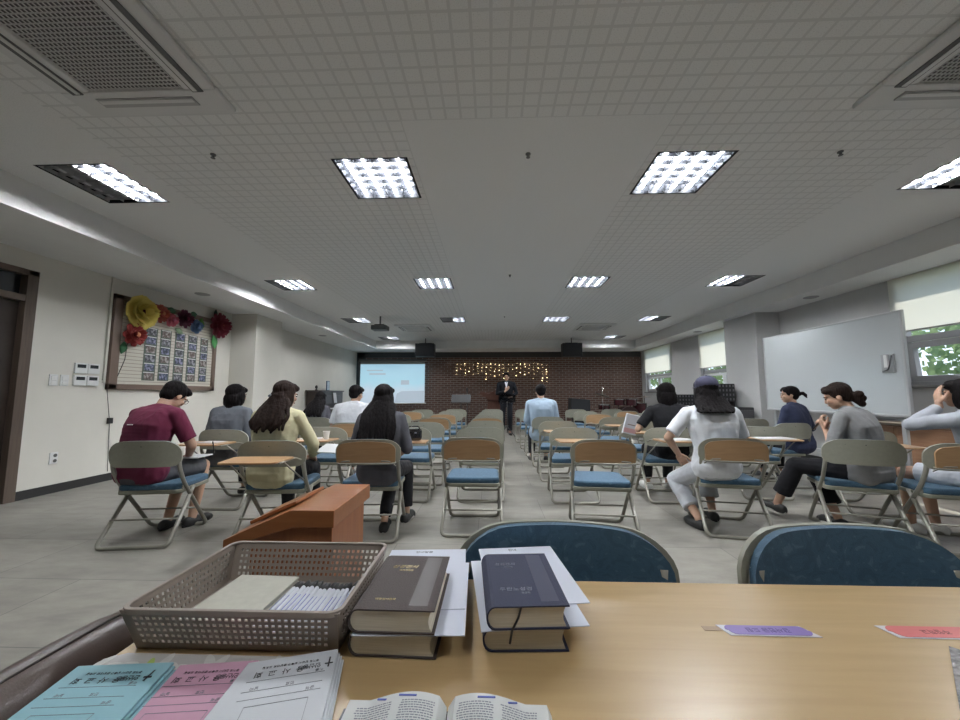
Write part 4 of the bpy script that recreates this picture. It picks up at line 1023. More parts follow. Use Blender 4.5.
# pulpit, music stands, monitor, drum kit, piano, racks
t = thing('pulpit', 'dark brown wooden pulpit behind the standing speaker', 'pulpit', (0.02, 11.0, 0))
MB().prism([(-.19, 0), (.3, 0), (.28, .95), (-.14, .95)], -.2, .2, Matrix(((1, 0, 0, 0), (0, 0, 1, 0), (0, 1, 0, 0), (0, 0, 0, 1)))).build('body', wood('pulpit_wood', (.09, .035, .024), (.13, .055, .038), .4, 4, 2), t, bevel=.01)
MB().prism([(-.40, 1.13), (-.36, 1.19), (-.1, 1.15), (.12, 1.27), (.45, 1.27), (.45, 1.2), (.28, .94), (-.14, .94), (-.22, 1.06)], -.26, .26, Matrix(((1, 0, 0, 0), (0, 0, 1, 0), (0, 1, 0, 0), (0, 0, 0, 1)))).build('reading_top', MATS['pulpit_wood'], t, bevel=.01)
def music_stand(x, y, lab, desk_m, z=1.08, rz=0, w=.50):
    t = thing('music_stand', lab, 'music stand', (x, y, 0), rz, 'music stands at the front')
    MB().tube([(0, 0, .10), (0, 0, z)], .012).build('pole', black_m, t, smooth=True)
    for k in range(3):
        a = 2*PI*k/3+.3; MB().tube([(0, 0, .28), (.28*math.cos(a), .28*math.sin(a), .015)], .009).build('leg', black_m, t, smooth=True)
    MB().box((0, .0, z+.08), (w, .012, .24), rx=R(-28)).build('desk', desk_m, t, bevel=.003)
    MB().box((0, .085 if False else .09, z-.06), (w, .05, .012)).build('lip', desk_m, t)
    return t
music_stand(-.80, 9.6, 'black music stand left of the pulpit', black_m, .93)
music_stand(.40, 9.95, 'music stand with a clear grey desk in front of the standing speaker', glass('smoky_acrylic', (.42, .44, .47), .05), .93, PI, .46)
t = thing('microphone_stand', 'black microphone stand beside the left music stand', 'microphone stand', (-.66, 9.9, 0))
MB().lathe([(0, 0), (.14, 0), (.14, .02), (.02, .03), (0, .03)]).build('base', black_m, t); MB().tube([(0, 0, .02), (0, 0, 1.18)], .011).build('pole', black_m, t, smooth=True)
MB().cap((0, 0, 1.18), .018, (0, -.05, 1.27), .026).build('microphone', black_m, t, smooth=True)
t = thing('stage_monitor', 'black wedge monitor speaker on a stand before the brick wall', 'speaker', (2.82, 12.2, 0))
MB().prism([(-.32, .58), (.32, .58), (.32, .95), (-.30, 1.0)], -.2, .2, Matrix(((1, 0, 0, 0), (0, 0, 1, 0), (0, 1, 0, 0), (0, 0, 0, 1)))).build('cabinet', MATS['speaker_black'], t, bevel=.015)
MB().box((0, -.205, .78), (.55, .006, .34)).build('front_grille', MATS['speaker_grille'], t); MB().bx((-.22, -.15, 0), (.22, .15, .58)).build('stand', black_m, t)
# drums
dk_m = mat('drum_shell', (.06, .015, .02), .25, coat=.5); chrome_m = mat('chrome', (.5, .5, .5), .2, metal=1); skin_m_ = mat('drum_head', (.5, .5, .48), .5); cym_m = mat('cymbal_bronze', (.13, .11, .08), .3, metal=.8)
DX, DY = 4.10, 12.5
t = thing('drum_kit', 'dark red drum kit with cymbals near the right end of the brick wall', 'drum kit', (DX, DY, 0))
Mx = TR((.35, -.05, .42)) @ Matrix.Rotation(PI/2, 4, 'X')
MB().lathe([(.30, -.22), (.30, .22)], (0, 0, 0), 28, Mx).build('bass_drum', dk_m, t, smooth=True, auto=40)
MB().lathe([(.31, .20), (.31, .235), (.29, .24), (.0, .24)], (0, 0, 0), 28, Mx).build('bass_drum_head', mat('bass_head', (.04, .02, .02), .4), t)
for dx, dy, dz, rr_, hh in ((.12, 0, .86, .17, .2), (.52, 0, .86, .18, .22), (-.35, .1, .70, .19, .15), (.85, .15, .66, .22, .35)):
    d_ = MB().lathe([(rr_, -hh/2), (rr_, hh/2)], (dx, dy, dz), 24).build('drum', dk_m, t, smooth=True, auto=40)
    MB().lathe([(0, hh/2+.001), (rr_*.97, hh/2+.001), (rr_*.97, hh/2+.004), (0, hh/2+.004)], (dx, dy, dz), 24).build('drum_head', skin_m_, d_)
    MB().lathe([(rr_+.006, hh/2-.02), (rr_+.008, hh/2), (rr_, hh/2+.006), (rr_, hh/2-.02)], (dx, dy, dz), 24).build('hoop', chrome_m, d_)
    MB().tube([(dx, dy+.1, dz-hh/2), (dx, dy+.1, .02)], .012).build('drum_leg', chrome_m, d_, smooth=True)
for dx, dy, dz, rr_, ti in ((-.45, -.1, 1.10, .25, 18), (.95, .0, 1.04, .26, -8)):
    c_ = MB().lathe([(0, .03), (.03, .025), (.04, .01), (rr_, -.012), (rr_, -.015), (0, 0)], (0, 0, 0), 28, TR((dx, dy, dz)) @ Matrix.Rotation(R(ti), 4, 'Y')).build('cymbal', cym_m, t, smooth=True, auto=50)
    MB().tube([(dx, dy, .3), (dx, dy, dz+(.25 if ti == 18 else .05))], .010).build('cymbal_stand', chrome_m, c_, smooth=True)
    for k in range(3): MB().tube([(dx, dy, .35), (dx+.25*math.cos(k*2.1), dy+.25*math.sin(k*2.1), .01)], .009).build('stand_leg', chrome_m, c_, smooth=True)
# piano
t = thing('upright_piano', 'dark brown upright piano against the left wall near the screen', 'piano', (-5.0, 10.6, 0))
MB().bx((-.02, -.72, .06), (.40, .72, 1.20)).build('case', piano_m, t, bevel=.01); MB().bx((-.03, -.75, 1.20), (.43, .75, 1.23)).build('lid', piano_m, t, bevel=.006)
kb = MB().bx((.40, -.70, .60), (.66, .70, .72)).build('key_bed', piano_m, t, bevel=.006); MB().bx((.44, -.64, .721), (.63, .64, .735)).build('keys', white_m, kb)
MB().bx((.40, -.70, .0), (.64, -.64, .6)).bx((.40, .64, 0), (.64, .70, .6)).build('leg', piano_m, t, bevel=.006)
MB().bx((-.01, -.7, 0), (.38, .7, .06)).build('plinth', piano_m, t)
MB().box((.425, 0, .97), (.02, 1.1, .24), ry=R(-6)).build('music_desk', piano_m, t, bevel=.004)
o = tag(MB().box((0, 0, 0), (.004, .20, .29), ry=R(-8)).build('sheet_music', mat('sheet_white', (.6, .6, .62), .7)), 'white sheet of music leaning on the piano', 'paper'); o.location = (-4.55, 10.65, 1.02)
t = thing('picture_frame', 'small blue-edged picture frame standing on the piano', 'picture frame', (-4.82, 10.75, 1.231))
MB().box((0, 0, .14), (.025, .19, .28)).build('frame', mat('frame_blue', (.06, .12, .2), .4), t, bevel=.004); MB().box((.014, 0, .14), (.002, .15, .24)).build('picture', mat('picture_pale', (.42, .52, .6), .4, noise_amt=.3, noise_scale=18), t)
t = thing('desk_clock', 'tiny dark round ornament on the left end of the piano', 'ornament', (-4.8, 10.0, 1.231))
MB().ell((0, 0, .09), (.03, .05, .05)).build('ball', black_m, t, smooth=True); MB().lathe([(.0, 0), (.04, 0), (.01, .05), (0, .05)]).build('foot', black_m, t)
# black racks by the right wall
def rack(x, y, z0, w, h, lab, rows, colsn):
    t = thing('equipment_rack', lab, 'rack', (x, y, 0), 0, 'black racks by the right wall')
    MB().bx((-w/2, -.22, z0), (w/2, .22, z0+h)).build('case', black_m, t, bevel=.01)
    g = MB()
    for j in range(rows):
        for i in range(colsn): g.box((-w/2+w*(i+.5)/colsn, -.223, z0+h*(j+.5)/rows), (w/colsn*.4, .006, h/rows*.5))
    g.build('key_row', mat('rack_grey', (.16, .16, .17), .5), t)
    for s in (-1, 1): MB().bx((s*w/2-.03 if s > 0 else -w/2, -.2, 0), (s*w/2 if s > 0 else -w/2+.03, .2, z0)).build('leg', black_m, t)
rack(4.62, 9.3, .86, .70, .26, 'low black rack with rows of small grey squares beyond the black-shirted person', 3, 10)
rack(4.62, 7.9, .98, .60, .36, 'taller black rack with rows of small grey squares beside the right pillar', 4, 9)
t = thing('drawer_unit', 'dark low drawer unit under the rack beside the right pillar', 'cabinet', (4.66, 7.35, 0))
MB().bx((-.25, -.2, 0), (.25, .2, .88)).build('case', mat('drawer_dark', (.05, .05, .055), .5), t, bevel=.01)
for k in range(4): MB().bx((-.23, -.215, .06+.2*k), (.23, -.2, .23+.2*k)).build('drawer', mat('drawer_front', (.09, .09, .1), .4), t, bevel=.004)

# ---------------------------------------------------------------- small things on the tablets and the floor
def cup(x, y, z, lab):
    t = thing('paper_cup', lab, 'cup', (x, y, z)); MB().lathe([(0, 0), (.024, 0), (.033, .08), (.031, .08), (.023, .004), (0, .004)], (0, 0, 0), 20).build('cup_wall', white_m, t, smooth=True, auto=60)
    MB().tube([(.033*math.cos(a), .033*math.sin(a), .08) for a in [2*PI*k/16 for k in range(16)]], .002, closed=True, n=6).build('rim', white_m, t, smooth=True)
TT = .669
cup(-1.70, 3.80, TT, 'white paper cup on the open tablet of the second-row left chair')
def sheets(x, y, rz, lab, n=2, z=TT, s=(.20, .14), rel=None):
    t = thing('paper_sheets', lab, 'paper', (x, y, z), R(rz), 'papers on the chair tablets')
    for k in range(n):
        MB().box((k*.012, k*.006, .0012+.0016*k), (s[0], s[1], .0012), rz=k*.12).build('sheet', mat('sheet_white', (.6, .6, .62), .7), t)
sheets(-1.88, 3.84, 15, 'white papers beside the paper cup on the open tablet')
sheets(-2.70, 3.53, -10, 'papers on the open tablet in front of the grey-shirted person', 2)
sheets(1.86, 3.86, 8, 'white papers on the open tablet behind the black-shirted person', 3, s=(.28, .17))
sheets(2.93, 4.02, -6, 'white papers on the open tablet left of the phone user', 3, s=(.34, .19))
t = thing('handbag', 'small shiny black handbag on the second-row chair beside the long-haired woman', 'handbag', (-.80, 3.80, .655), R(12))
hb = mat('patent_black', (.012, .012, .014), .12, spec=.8, coat=.5)
MB().bx((-.085, -.045, .003), (.085, .045, .125)).build('bag_body', hb, t, bevel=.03, bseg=4)
MB().tube([(-.06, 0, .12), (-.05, -.05, .15), (.05, -.05, .15), (.06, 0, .12)], .007, fillet=.04, n=8).build('handle', hb, t, smooth=True)
MB().box((.02, -.05, .085), (.02, .006, .012)).build('clasp', silver_m, t, bevel=.002)
# the tablet that carries the handbag
t = thing('side_tablet', 'wooden writing tablet holding the black handbag', 'tablet', (-.86, 3.80, .64))
MB().bx((-.20, -.11, 0), (.20, .12, .013)).build('tablet_board', tablet_m, t, bevel=.003)
for s in (-1, 1): MB().tube([(s*.18, .0, 0), (s*.18, .19, -.02)], .007).build('bracket', steel_m, t, smooth=True)

# ---------------------------------------------------------------- people
def cloth(name, c1, c2=None, scale=9, rough=.85):
    m = mat(name, c1, rough, sheen=.03, spec=.2, noise_amt=.05, noise_scale=12)
    nt, b = nodes(m); tc = nt.nodes.new('ShaderNodeTexCoord'); mp = nt.nodes.new('ShaderNodeMapping')
    mp.inputs['Scale'].default_value = (1.6, 1.6, .9); mp.inputs['Rotation'].default_value = (0, R(25), 0)
    nz = nt.nodes.new('ShaderNodeTexNoise'); nz.noise_type = 'RIDGED_MULTIFRACTAL'; nz.inputs['Scale'].default_value = scale; nz.inputs['Detail'].default_value = 2; nz.inputs['Distortion'].default_value = .8
    nt.links.new(tc.outputs['Object'], mp.inputs[0]); nt.links.new(mp.outputs[0], nz.inputs['Vector'])
    bp = nt.nodes.new('ShaderNodeBump'); bp.inputs['Strength'].default_value = .35; bp.inputs['Distance'].default_value = .012
    nt.links.new(nz.outputs[0], bp.inputs['Height']); nt.links.new(bp.outputs[0], b.inputs['Normal'])
    return m
def hair_mat(name, c):
    m = mat(name, c, .62, spec=.08); nt, b = nodes(m); tc = nt.nodes.new('ShaderNodeTexCoord'); mp = nt.nodes.new('ShaderNodeMapping'); mp.inputs['Scale'].default_value = (1, 1, .12)
    nz = nt.nodes.new('ShaderNodeTexNoise'); nz.inputs['Scale'].default_value = 130; nz.inputs['Detail'].default_value = 3
    nt.links.new(tc.outputs['Object'], mp.inputs[0]); nt.links.new(mp.outputs[0], nz.inputs['Vector'])
    bp = nt.nodes.new('ShaderNodeBump'); bp.inputs['Strength'].default_value = .5; bp.inputs['Distance'].default_value = .005
    nt.links.new(nz.outputs[0], bp.inputs['Height']); nt.links.new(bp.outputs[0], b.inputs['Normal'])
    r = ramp(nt, [(.3, tuple(q*.6 for q in c)), (.7, tuple(q*1.5 for q in c))]); nt.links.new(nz.outputs[0], r.inputs[0]); nt.links.new(r.outputs[0], b.inputs['Base Color'])
    return m
skin_m = mat('skin', (.50, .31, .22), .5, noise_amt=.04, noise_scale=30); skin_m.node_tree.nodes['Principled BSDF'].inputs['Subsurface Weight'].default_value = .06
skin_m.node_tree.nodes['Principled BSDF'].inputs['Subsurface Radius'].default_value = (.02, .008, .004)
blackhair = hair_mat('black_hair', (.009, .0075, .008)); brownhair = hair_mat('dark_brown_hair', (.018, .011, .009))
eye_m = mat('eye_dark', (.02, .015, .012), .2); lip_m = mat('lip', (.36, .13, .11), .5)

def remesh(mb, name, m, parent, voxel, smooth=4, wr=0.0, wscale=14, wstretch=(1, 1, 1), clampz=None, seed=0):
    me = mb.mesh(name); o = bpy.data.objects.new(name, me); COL.objects.link(o)
    r = o.modifiers.new('r', 'REMESH'); r.mode = 'VOXEL'; r.voxel_size = voxel; r.use_smooth_shade = True
    s = o.modifiers.new('s', 'SMOOTH'); s.factor = .5; s.iterations = smooth
    dg = bpy.context.evaluated_depsgraph_get(); dg.update()
    me2 = bpy.data.meshes.new_from_object(o.evaluated_get(dg)); bpy.data.objects.remove(o); bpy.data.meshes.remove(me)
    me2.name = name; me2.materials.clear(); me2.materials.append(m)
    if wr > 0 or clampz is not None:
        ns = [v.normal.copy() for v in me2.vertices]
        for v, n in zip(me2.vertices, ns):
            if wr > 0:
                p = V((v.co.x*wstretch[0], v.co.y*wstretch[1], v.co.z*wstretch[2]))*wscale+V((seed, seed*.7, 0))
                a = noise.noise(p)+.5*noise.noise(p*2.1)
                a = (1-abs(a)*2.2)*.6+noise.noise(p*.5)*.5
                v.co += n*(wr*a)
            if clampz is not None and v.co.z < clampz: v.co.z = clampz
    me2.polygons.foreach_set('use_smooth', [True]*len(me2.polygons))
    q = bpy.data.objects.new(name, me2); COL.objects.link(q)
    if parent is not None: q.parent = parent
    return q

def ik(a, b, l1, l2, pole):
    a, b = V(a), V(b); d = b-a; L = min(d.length, (l1+l2)*.985); dn = d.normalized(); b2 = a+dn*L
    x = (l1*l1-l2*l2+L*L)/(2*L); h = math.sqrt(max(0, l1*l1-x*x))
    p = V(pole); p = (p-dn*p.dot(dn)).normalized()
    return a+dn*x+p*h, b2

def hand(mb, w, d, n, side, curl=.5, k=1.0):
    """w wrist, d finger direction, n palm normal, side +1 right / -1 left"""
    d = V(d).normalized(); n = V(n); n = (n-d*n.dot(d)).normalized(); s = d.cross(n)*side   # s points to the thumb side
    w = V(w); mb.cap(w-d*.02, .024*k, w+d*.015, .022*k)
    lens = [.066, .074, .069, .054]
    for i in range(4):
        off = s*(.029-.0195*i)*k; kn = w+d*(.088-.004*abs(i-1))*k+off
        mb.cap(w+d*.02*k+off*.75, .0135*k, kn, .0115*k)
        p = kn; ang = curl*.5
        for j, f in enumerate((.46, .30, .24)):
            dd = (d*math.cos(ang)+n*math.sin(ang)).normalized(); q = p+dd*lens[i]*f*k
            mb.cap(p, (.0092-.0006*j)*k, q, (.0086-.0008*j)*k, n=8); p = q; ang += curl*.75
    t0 = w+d*.022*k+s*.020*k; td = (d*.62+s*.68+n*.35).normalized(); t1 = t0+td*.042*k
    t2 = t1+(d*.80+s*.30+n*.45*(curl+.3)).normalized()*.030*k; t3 = t2+(d*.9+n*.4*(curl+.3)).normalized()*.024*k
    mb.cap(t0, .014*k, t1, .0115*k); mb.cap(t1, .0112*k, t2, .0098*k); mb.cap(t2, .0098*k, t3, .0082*k)

def person(label, loc, rz, sex='f', k=1.0, lean=8, hunch=8, side=0, turn=0, head=(0, 0, 0), hands=None, feet=None, knees=(.5, .5), seatz=.438, py=.145, pz=None,
           top='tee', topm=None, bottom='pants', botm=None, shoem=None, hair='short', hairm=None, stand=False, voxel=.0085, sole=None, extra=None, hairlen=.3, sleeve=None, handdir=None, curl=(.6, .6), width=1.0, lap=True, name='person', seed=1):
    root = thing(name, label, 'person', (*loc, 0), R(rz))
    m_ = 1.0 if sex == 'm' else .93
    m_ *= k
    if stand: P0 = V((0, 0, .93*k))
    else: P0 = V((0, py, (pz or seatz)+.085*m_))
    RxL = lambda a: Matrix.Rotation(-R(a), 3, 'X')          # lean forward (towards +y)
    Ry = Matrix.Rotation(R(side), 3, 'Y'); Rt = Matrix.Rotation(R(turn), 3, 'Z')
    up = V((0, 0, 1))
    d1 = Ry @ (RxL(lean) @ up); d2 = Ry @ (RxL(lean+hunch*.5) @ up); d3 = Ry @ (RxL(lean+hunch*1.4) @ up)
    P1 = P0+d1*.172*m_; P2 = P1+d2*.17*m_; P3 = P2+d3*.145*m_
    ax0 = V((1, 0, 0)); ax1 = Rt @ ax0; axm = (ax0+ax1).normalized()
    fwd = V((0, 0, 1)).cross(ax1)
    sw = (.178 if sex == 'm' else .150)*k*width; hw = .085*k
    S = {1: P3+ax1*sw-d3*.035*m_, -1: P3-ax1*sw-d3*.035*m_}
    Hrot = Matrix.Rotation(R(head[0]), 3, 'Z') @ Matrix.Rotation(R(head[2]), 3, 'Y') @ Matrix.Rotation(-R(head[1]), 3, 'X')
    N1 = P3+d3*.05*m_+V((0, .012, .008)); HC = N1+Hrot @ V((0, .020, .105*m_))
    hs = m_*1.0
    def HP(x, y, z): return HC+Hrot @ (V((x, y, z))*hs)
    def HE(mb, c, r): mb.ell(HP(*c), [q*hs for q in r], Hrot)
    # legs
    hips = {s: P0+V((s*hw, .02, -.02)) for s in (1, -1)}
    if feet is None: feet = {1: (.12, .60), -1: (-.12, .60)}
    th, shn = .42*m_, .42*m_
    legs = {}
    for s in (1, -1):
        f = feet[s]; fz = f[2] if len(f) > 2 else .085
        if stand: th = shn = .425*k
        kp = knees[0 if s == -1 else 1]
        pole = kp if isinstance(kp, (tuple, list)) else (s*.15*kp, 1.0, 1.0 if not stand else 0)
        kn, an = ik(hips[s], (f[0], f[1], fz), th, shn, pole)
        legs[s] = (kn, an, f[3] if len(f) > 3 else s*8)
    # arms
    ua, fa = .275*m_, .245*m_
    arms = {}
    hands = hands or {}
    for s in (1, -1):
        tgt = hands.get(s, ((s*.11, .36, .60), (s*.6, -.6, -.5)))
        el, wr_ = ik(S[s], tgt[0], ua, fa, tgt[1]); arms[s] = (el, wr_)
    tr = (1.0 if sex == 'm' else .90)*k
    def torso(mb, g, neck=True):
        wf = .93+.07*width
        keys = [(0, P0, ax0, .082, .103), (1, P0.lerp(P1, .55), axm, .068, .096), (2, P1, axm, .066, .092), (3, P1.lerp(P2, .5), axm, .076, .095), (4, P2, ax1, .090, .098), (5, P2.lerp(P3, .45), ax1, .108, .086), (6, P2.lerp(P3, .75), ax1, .112, .066)]
        for a_, b_ in zip(keys, keys[1:]):
            for q in (0, .33, .66):
                c_ = a_[1].lerp(b_[1], q); x_ = a_[2].lerp(b_[2], q).normalized(); hw_ = (a_[3]+(b_[3]-a_[3])*q)*tr*wf*1.08; r_ = (a_[4]+(b_[4]-a_[4])*q)*tr
                mb.cap(c_-x_*hw_, r_+g, c_+x_*hw_, r_+g)
        mb.cap(S[-1]+ax1*.03, .052*tr+g, S[1]-ax1*.03, .052*tr+g)
        for s in (1, -1): mb.cap(P3+d3*.012-ax1*s*.0, .048*tr+g*.8, S[s]-ax1*s*.01+d3*.004, .048*tr+g*.8)
    def arm(mb, s, g, a=0.0, b=2.0, g2=None):
        el, w = arms[s]; g2 = g if g2 is None else g2
        r0, r1, r2 = .047*tr, .037*tr, .026*tr
        if b <= 1:
            e = S[s].lerp(el, b); mb.cap(S[s], r0+g, e, (r0+(r1-r0)*b)+g2, round2=False, n=16)
        else:
            mb.cap(S[s], r0+g, el, r1+g)
            e = el.lerp(w, b-1); mb.cap(el, r1+g, e, r1+(r2-r1)*(b-1)+g2, round2=False, n=16)
    body = MB(); torso(body, 0)
    body.cap(P3-d3*.02, .052*tr, N1+d3*.035, .050*tr); body.cap(N1, .049*tr, HP(0, -.012, -.05), .047*tr)
    HE(body, (0, -.012, .028), (.075, .094, .088)); HE(body, (0, .022, -.032), (.060, .068, .074)); HE(body, (0, .048, -.078), (.034, .034, .028))
    HE(body, (0, .088, -.028), (.012, .016, .013)); body.cap(HP(0, .084, .005), .007*hs, HP(0, .094, -.026), .011*hs)
    HE(body, (0, .084, -.058), (.020, .010, .008))
    for s in (1, -1):
        HE(body, (s*.076, -.004, -.010), (.008, .020, .031)); HE(body, (s*.038, .068, -.026), (.020, .018, .020)); HE(body, (s*.030, .082, .018), (.020, .008, .006))
    for s in (1, -1):
        el, w = arms[s]; body.cap(S[s], .047*tr, el, .037*tr); body.cap(el, .037*tr, w, .026*tr); body.cap(el, .037*tr, el.lerp(w, .35), .036*tr)
        hd = (handdir or {}).get(s); d_ = V(hd[0]) if hd else (w-el); n_ = V(hd[1]) if hd else V((-s*.5, .1, -1))
        hand(body, w+d_.normalized()*.02, d_, n_, s, curl[0 if s == -1 else 1], m_*1.02)
        kn, an, fa_ = legs[s]
        body.cap(hips[s], .080*tr, hips[s].lerp(kn, .5), .072*tr); body.cap(hips[s].lerp(kn, .5), .072*tr, kn, .052*tr); body.cap(kn, .052*tr, kn.lerp(an, .35), .050*tr); body.cap(kn.lerp(an, .35), .050*tr, an, .034*tr)
        fd = V((math.sin(R(fa_)), math.cos(R(fa_)), 0)); body.cap(an, .034*tr, an-fd*.01+V((0, 0, -.04)), .032*tr); body.cap(an+V((0, 0, -.05)), .030*tr, an+fd*.13*m_+V((0, 0, -.062)), .022*tr)
    b_ = remesh(body, 'body', skin_m, root, voxel*.8, 3)
    for s in (1, -1):
        MB().ell(HP(s*.031, .0855, .000), [q*hs for q in (.011, .006, .0055)], Hrot, n=10, m=8).build('eye', eye_m, root, smooth=True)
        MB().cap(HP(s*.045, .083, .020), .0035*hs, HP(s*.018, .090, .021), .004*hs, n=6).build('eyebrow', hairm or blackhair, root, smooth=True)
    MB().cap(HP(-.016, .0935, -.058), .0035*hs, HP(.016, .0935, -.058), .0035*hs, n=8).build('lips', lip_m, root, smooth=True)
    # clothes
    shirt = MB(); torso(shirt, .013)
    for s in (1, -1):
        b = {'tee': .80, 'half': 1.05, 'long': 1.96, 'suit': 1.96}[top]
        if sleeve: b = sleeve[s]
        g = .014 if top in ('tee', 'half') else .012
        arm(shirt, s, g, 0, b, g2=.020 if top in ('tee', 'half') else .010)
    if top in ('suit', 'long', 'half'):       # hem falls lower
        shirt.cap(P0-ax0*.078*tr-V((0, 0, .03)), .112*tr+.013, P0+ax0*.078*tr-V((0, 0, .03)), .112*tr+.013)
    if top != 'tee':
        for s in (1, -1): shirt.cap(P3+d3*.035+fwd*.02, .054*tr, P3+d3*.035+fwd*.02+V((0, 0, .01)), .054*tr)
    remesh(shirt, {'tee': 'tee_shirt', 'half': 'shirt', 'long': 'long_sleeved_top', 'suit': 'suit_jacket'}[top], topm, root, voxel, 6, wr=.0065, wscale=9, wstretch=(1, 1, .8), seed=seed)
    pants = MB(); g = .012
    pants.cap(P0-ax0*.078*tr-V((0, 0, .02)), .102*tr+.004, P0+ax0*.078*tr-V((0, 0, .02)), .102*tr+.004)
    for s in (1, -1):
        kn, an, fa_ = legs[s]
        if bottom == 'pants':
            pants.cap(hips[s], .083*tr+g, kn, .056*tr+g); pants.cap(kn, .057*tr+g, kn.lerp(an, .90), .044*tr+g, round2=False, n=16)
        elif bottom == 'wide':
            pants.cap(hips[s], .085*tr+g, kn, .062*tr+g); pants.cap(kn, .062*tr+g, kn.lerp(an, .74), .064*tr+g, round2=False, n=16)
        elif bottom == 'shorts':
            pants.cap(hips[s], .085*tr+g, hips[s].lerp(kn, .93), .064*tr+g+.006, round2=False, n=16)
        elif bottom == 'skirt':
            pants.cap(hips[s], .085*tr+g, hips[s].lerp(kn, .80), .070*tr+g+.006, round2=False, n=16); pants.cap(hips[s].lerp(kn, .4)*.5+hips[-s].lerp(legs[-s][0], .4)*.5, .07*tr, hips[s].lerp(kn, .8)*.6+hips[-s].lerp(legs[-s][0], .8)*.4, .06*tr)
    remesh(pants, {'pants': 'trousers', 'wide': 'trousers', 'shorts': 'shorts', 'skirt': 'skirt'}[bottom], botm, root, voxel, 4, wr=.004, wscale=12, seed=seed+3)
    for s in (1, -1):
        kn, an, fa_ = legs[s]; fd = V((math.sin(R(fa_)), math.cos(R(fa_)), 0)); sx_ = V((fd.y, -fd.x, 0))
        zf = an.z-.085
        sh = MB(); q = an+V((0, 0, -.045)); sh.cap(q-fd*.045, .040, q-fd*.01, .040); sh.cap(q-fd*.045+V((0, 0, -.01)), .042, q+fd*.13*m_+V((0, 0, -.012)), .040); sh.cap(q+fd*.12*m_+sx_*.01+V((0, 0, -.012)), .036, q+fd*.16*m_+V((0, 0, -.016)), .030)
        so_ = remesh(sh, 'shoe', shoem or black_m, root, .007, 3, clampz=zf+.004)
        sl = MB(); pts = []
        for i in range(20):
            a = 2*PI*i/20; u = math.cos(a); v_ = math.sin(a); L = .135*m_; wv = .041+.006*u
            pts.append(an.xy.to_3d()+fd*(.045*m_+L*u)+sx_*(wv*v_))
        sl.prism([(p.x, p.y) for p in pts], zf+.002, zf+.022).build('sole', sole or black_m, so_, bevel=.004)
    # hair
    hm = hairm or blackhair; hb = MB()
    HE(hb, (0, -.024, .040), (.086, .096, .088)); HE(hb, (0, -.052, -.005), (.074, .056, .070)); HE(hb, (0, .036, .086), (.060, .046, .028))
    for s in (1, -1): HE(hb, (s*.062, -.012, .030), (.022, .055, .050)); HE(hb, (s*.050, .050, .066), (.026, .034, .028))
    dn = V((0, 0, -1)); rnd = random.Random(seed*7+1)
    back = -fwd
    if hair == 'bob':
        for s in (1, -1): HE(hb, (s*.074, -.020, -.030), (.034, .062, .095)); HE(hb, (s*.066, -.05, -.075), (.038, .050, .065))
        HE(hb, (0, -.068, -.045), (.096, .060, .098)); HE(hb, (0, -.03, .045), (.096, .104, .09))
        for i in range(14):
            a = PI*(i/13)+PI; c = HP(.075*math.cos(a), -.02+.085*math.sin(a), -.05); hb.cap(c, .020*hs, c+V((.0, 0, -.075-.02*rnd.random())), .010*hs, n=8)
    if hair in ('long', 'long_loose'):
        for s in (1, -1): HE(hb, (s*.070, -.02, -.04), (.026, .056, .095))
        HE(hb, (0, -.066, -.050), (.092, .056, .100))
        nS = 26
        for i in range(nS):
            u = -1+2*i/(nS-1); a0 = HP(.090*u, -.050-.055*(1-u*u), -.050)
            L = hairlen*(1-.25*rnd.random()); spread = 1.15+.25*rnd.random()
            p1 = N1+ax1*(.112*u*spread)+back*(.070+.03*(1-u*u))+V((0, 0, -.01))
            p2 = P3+ax1*(.118*u*spread+rnd.uniform(-.012, .012))+back*(.118+.02*rnd.random())-d3*(L*.45)
            p3 = P3+ax1*(.105*u*spread+rnd.uniform(-.02, .02))+back*(.128+.02*rnd.random())-d2*(L*.98)
            pts = []
            for j in range(10):
                t = j/9; b0, b1, b2, b3 = (1-t)**3, 3*t*(1-t)**2, 3*t*t*(1-t), t**3
                pts.append(a0*b0+p1*b1+p2*b2+p3*b3+ax1*(.007*math.sin(t*14+i)))
            for j in range(9): hb.cap(pts[j], .020-.0012*j, pts[j+1], .0188-.0012*j, n=8)
    if hair in ('ponytail', 'bun', 'lowpony'):
        c = HP(0, -.105, .010) if hair == 'ponytail' else HP(0, -.105, -.035)
        hb.ell(c, (.030, .030, .030))
        if hair == 'bun':
            for i in range(16):
                a = rnd.uniform(0, 2*PI); hb.ell(c+Hrot @ V((.022*math.cos(a), -.028+rnd.uniform(-.018, .018), .022*math.sin(a)-.012)), (.027, .024, .030))
            hb.cap(c, .04, c+Hrot @ V((.0, -.02, -.075)), .026)
        else:
            for i in range(7):
                o_ = V((rnd.uniform(-.012, .012), 0, rnd.uniform(-.01, .01))); q1 = c+Hrot @ V((o_.x, -.045, .004+o_.z)); q2 = c+Hrot @ V((o_.x*2.4, -.075, -.035+o_.z*2.5))
                hb.cap(c, .018, q1, .016, n=8); hb.cap(q1, .016, q2, .006, n=8)
    remesh(hb, 'hair', hm, root, .006, 2, wr=.003, wscale=45, wstretch=(1, 1, .25), seed=seed)
    if extra: extra(root, dict(HP=HP, HE=HE, P0=P0, P1=P1, P2=P2, P3=P3, d3=d3, fwd=fwd, ax1=ax1, arms=arms, legs=legs, Hrot=Hrot, hs=hs, N1=N1, S=S, tr=tr))
    return root, dict(arms=arms, HP=HP, P3=P3)

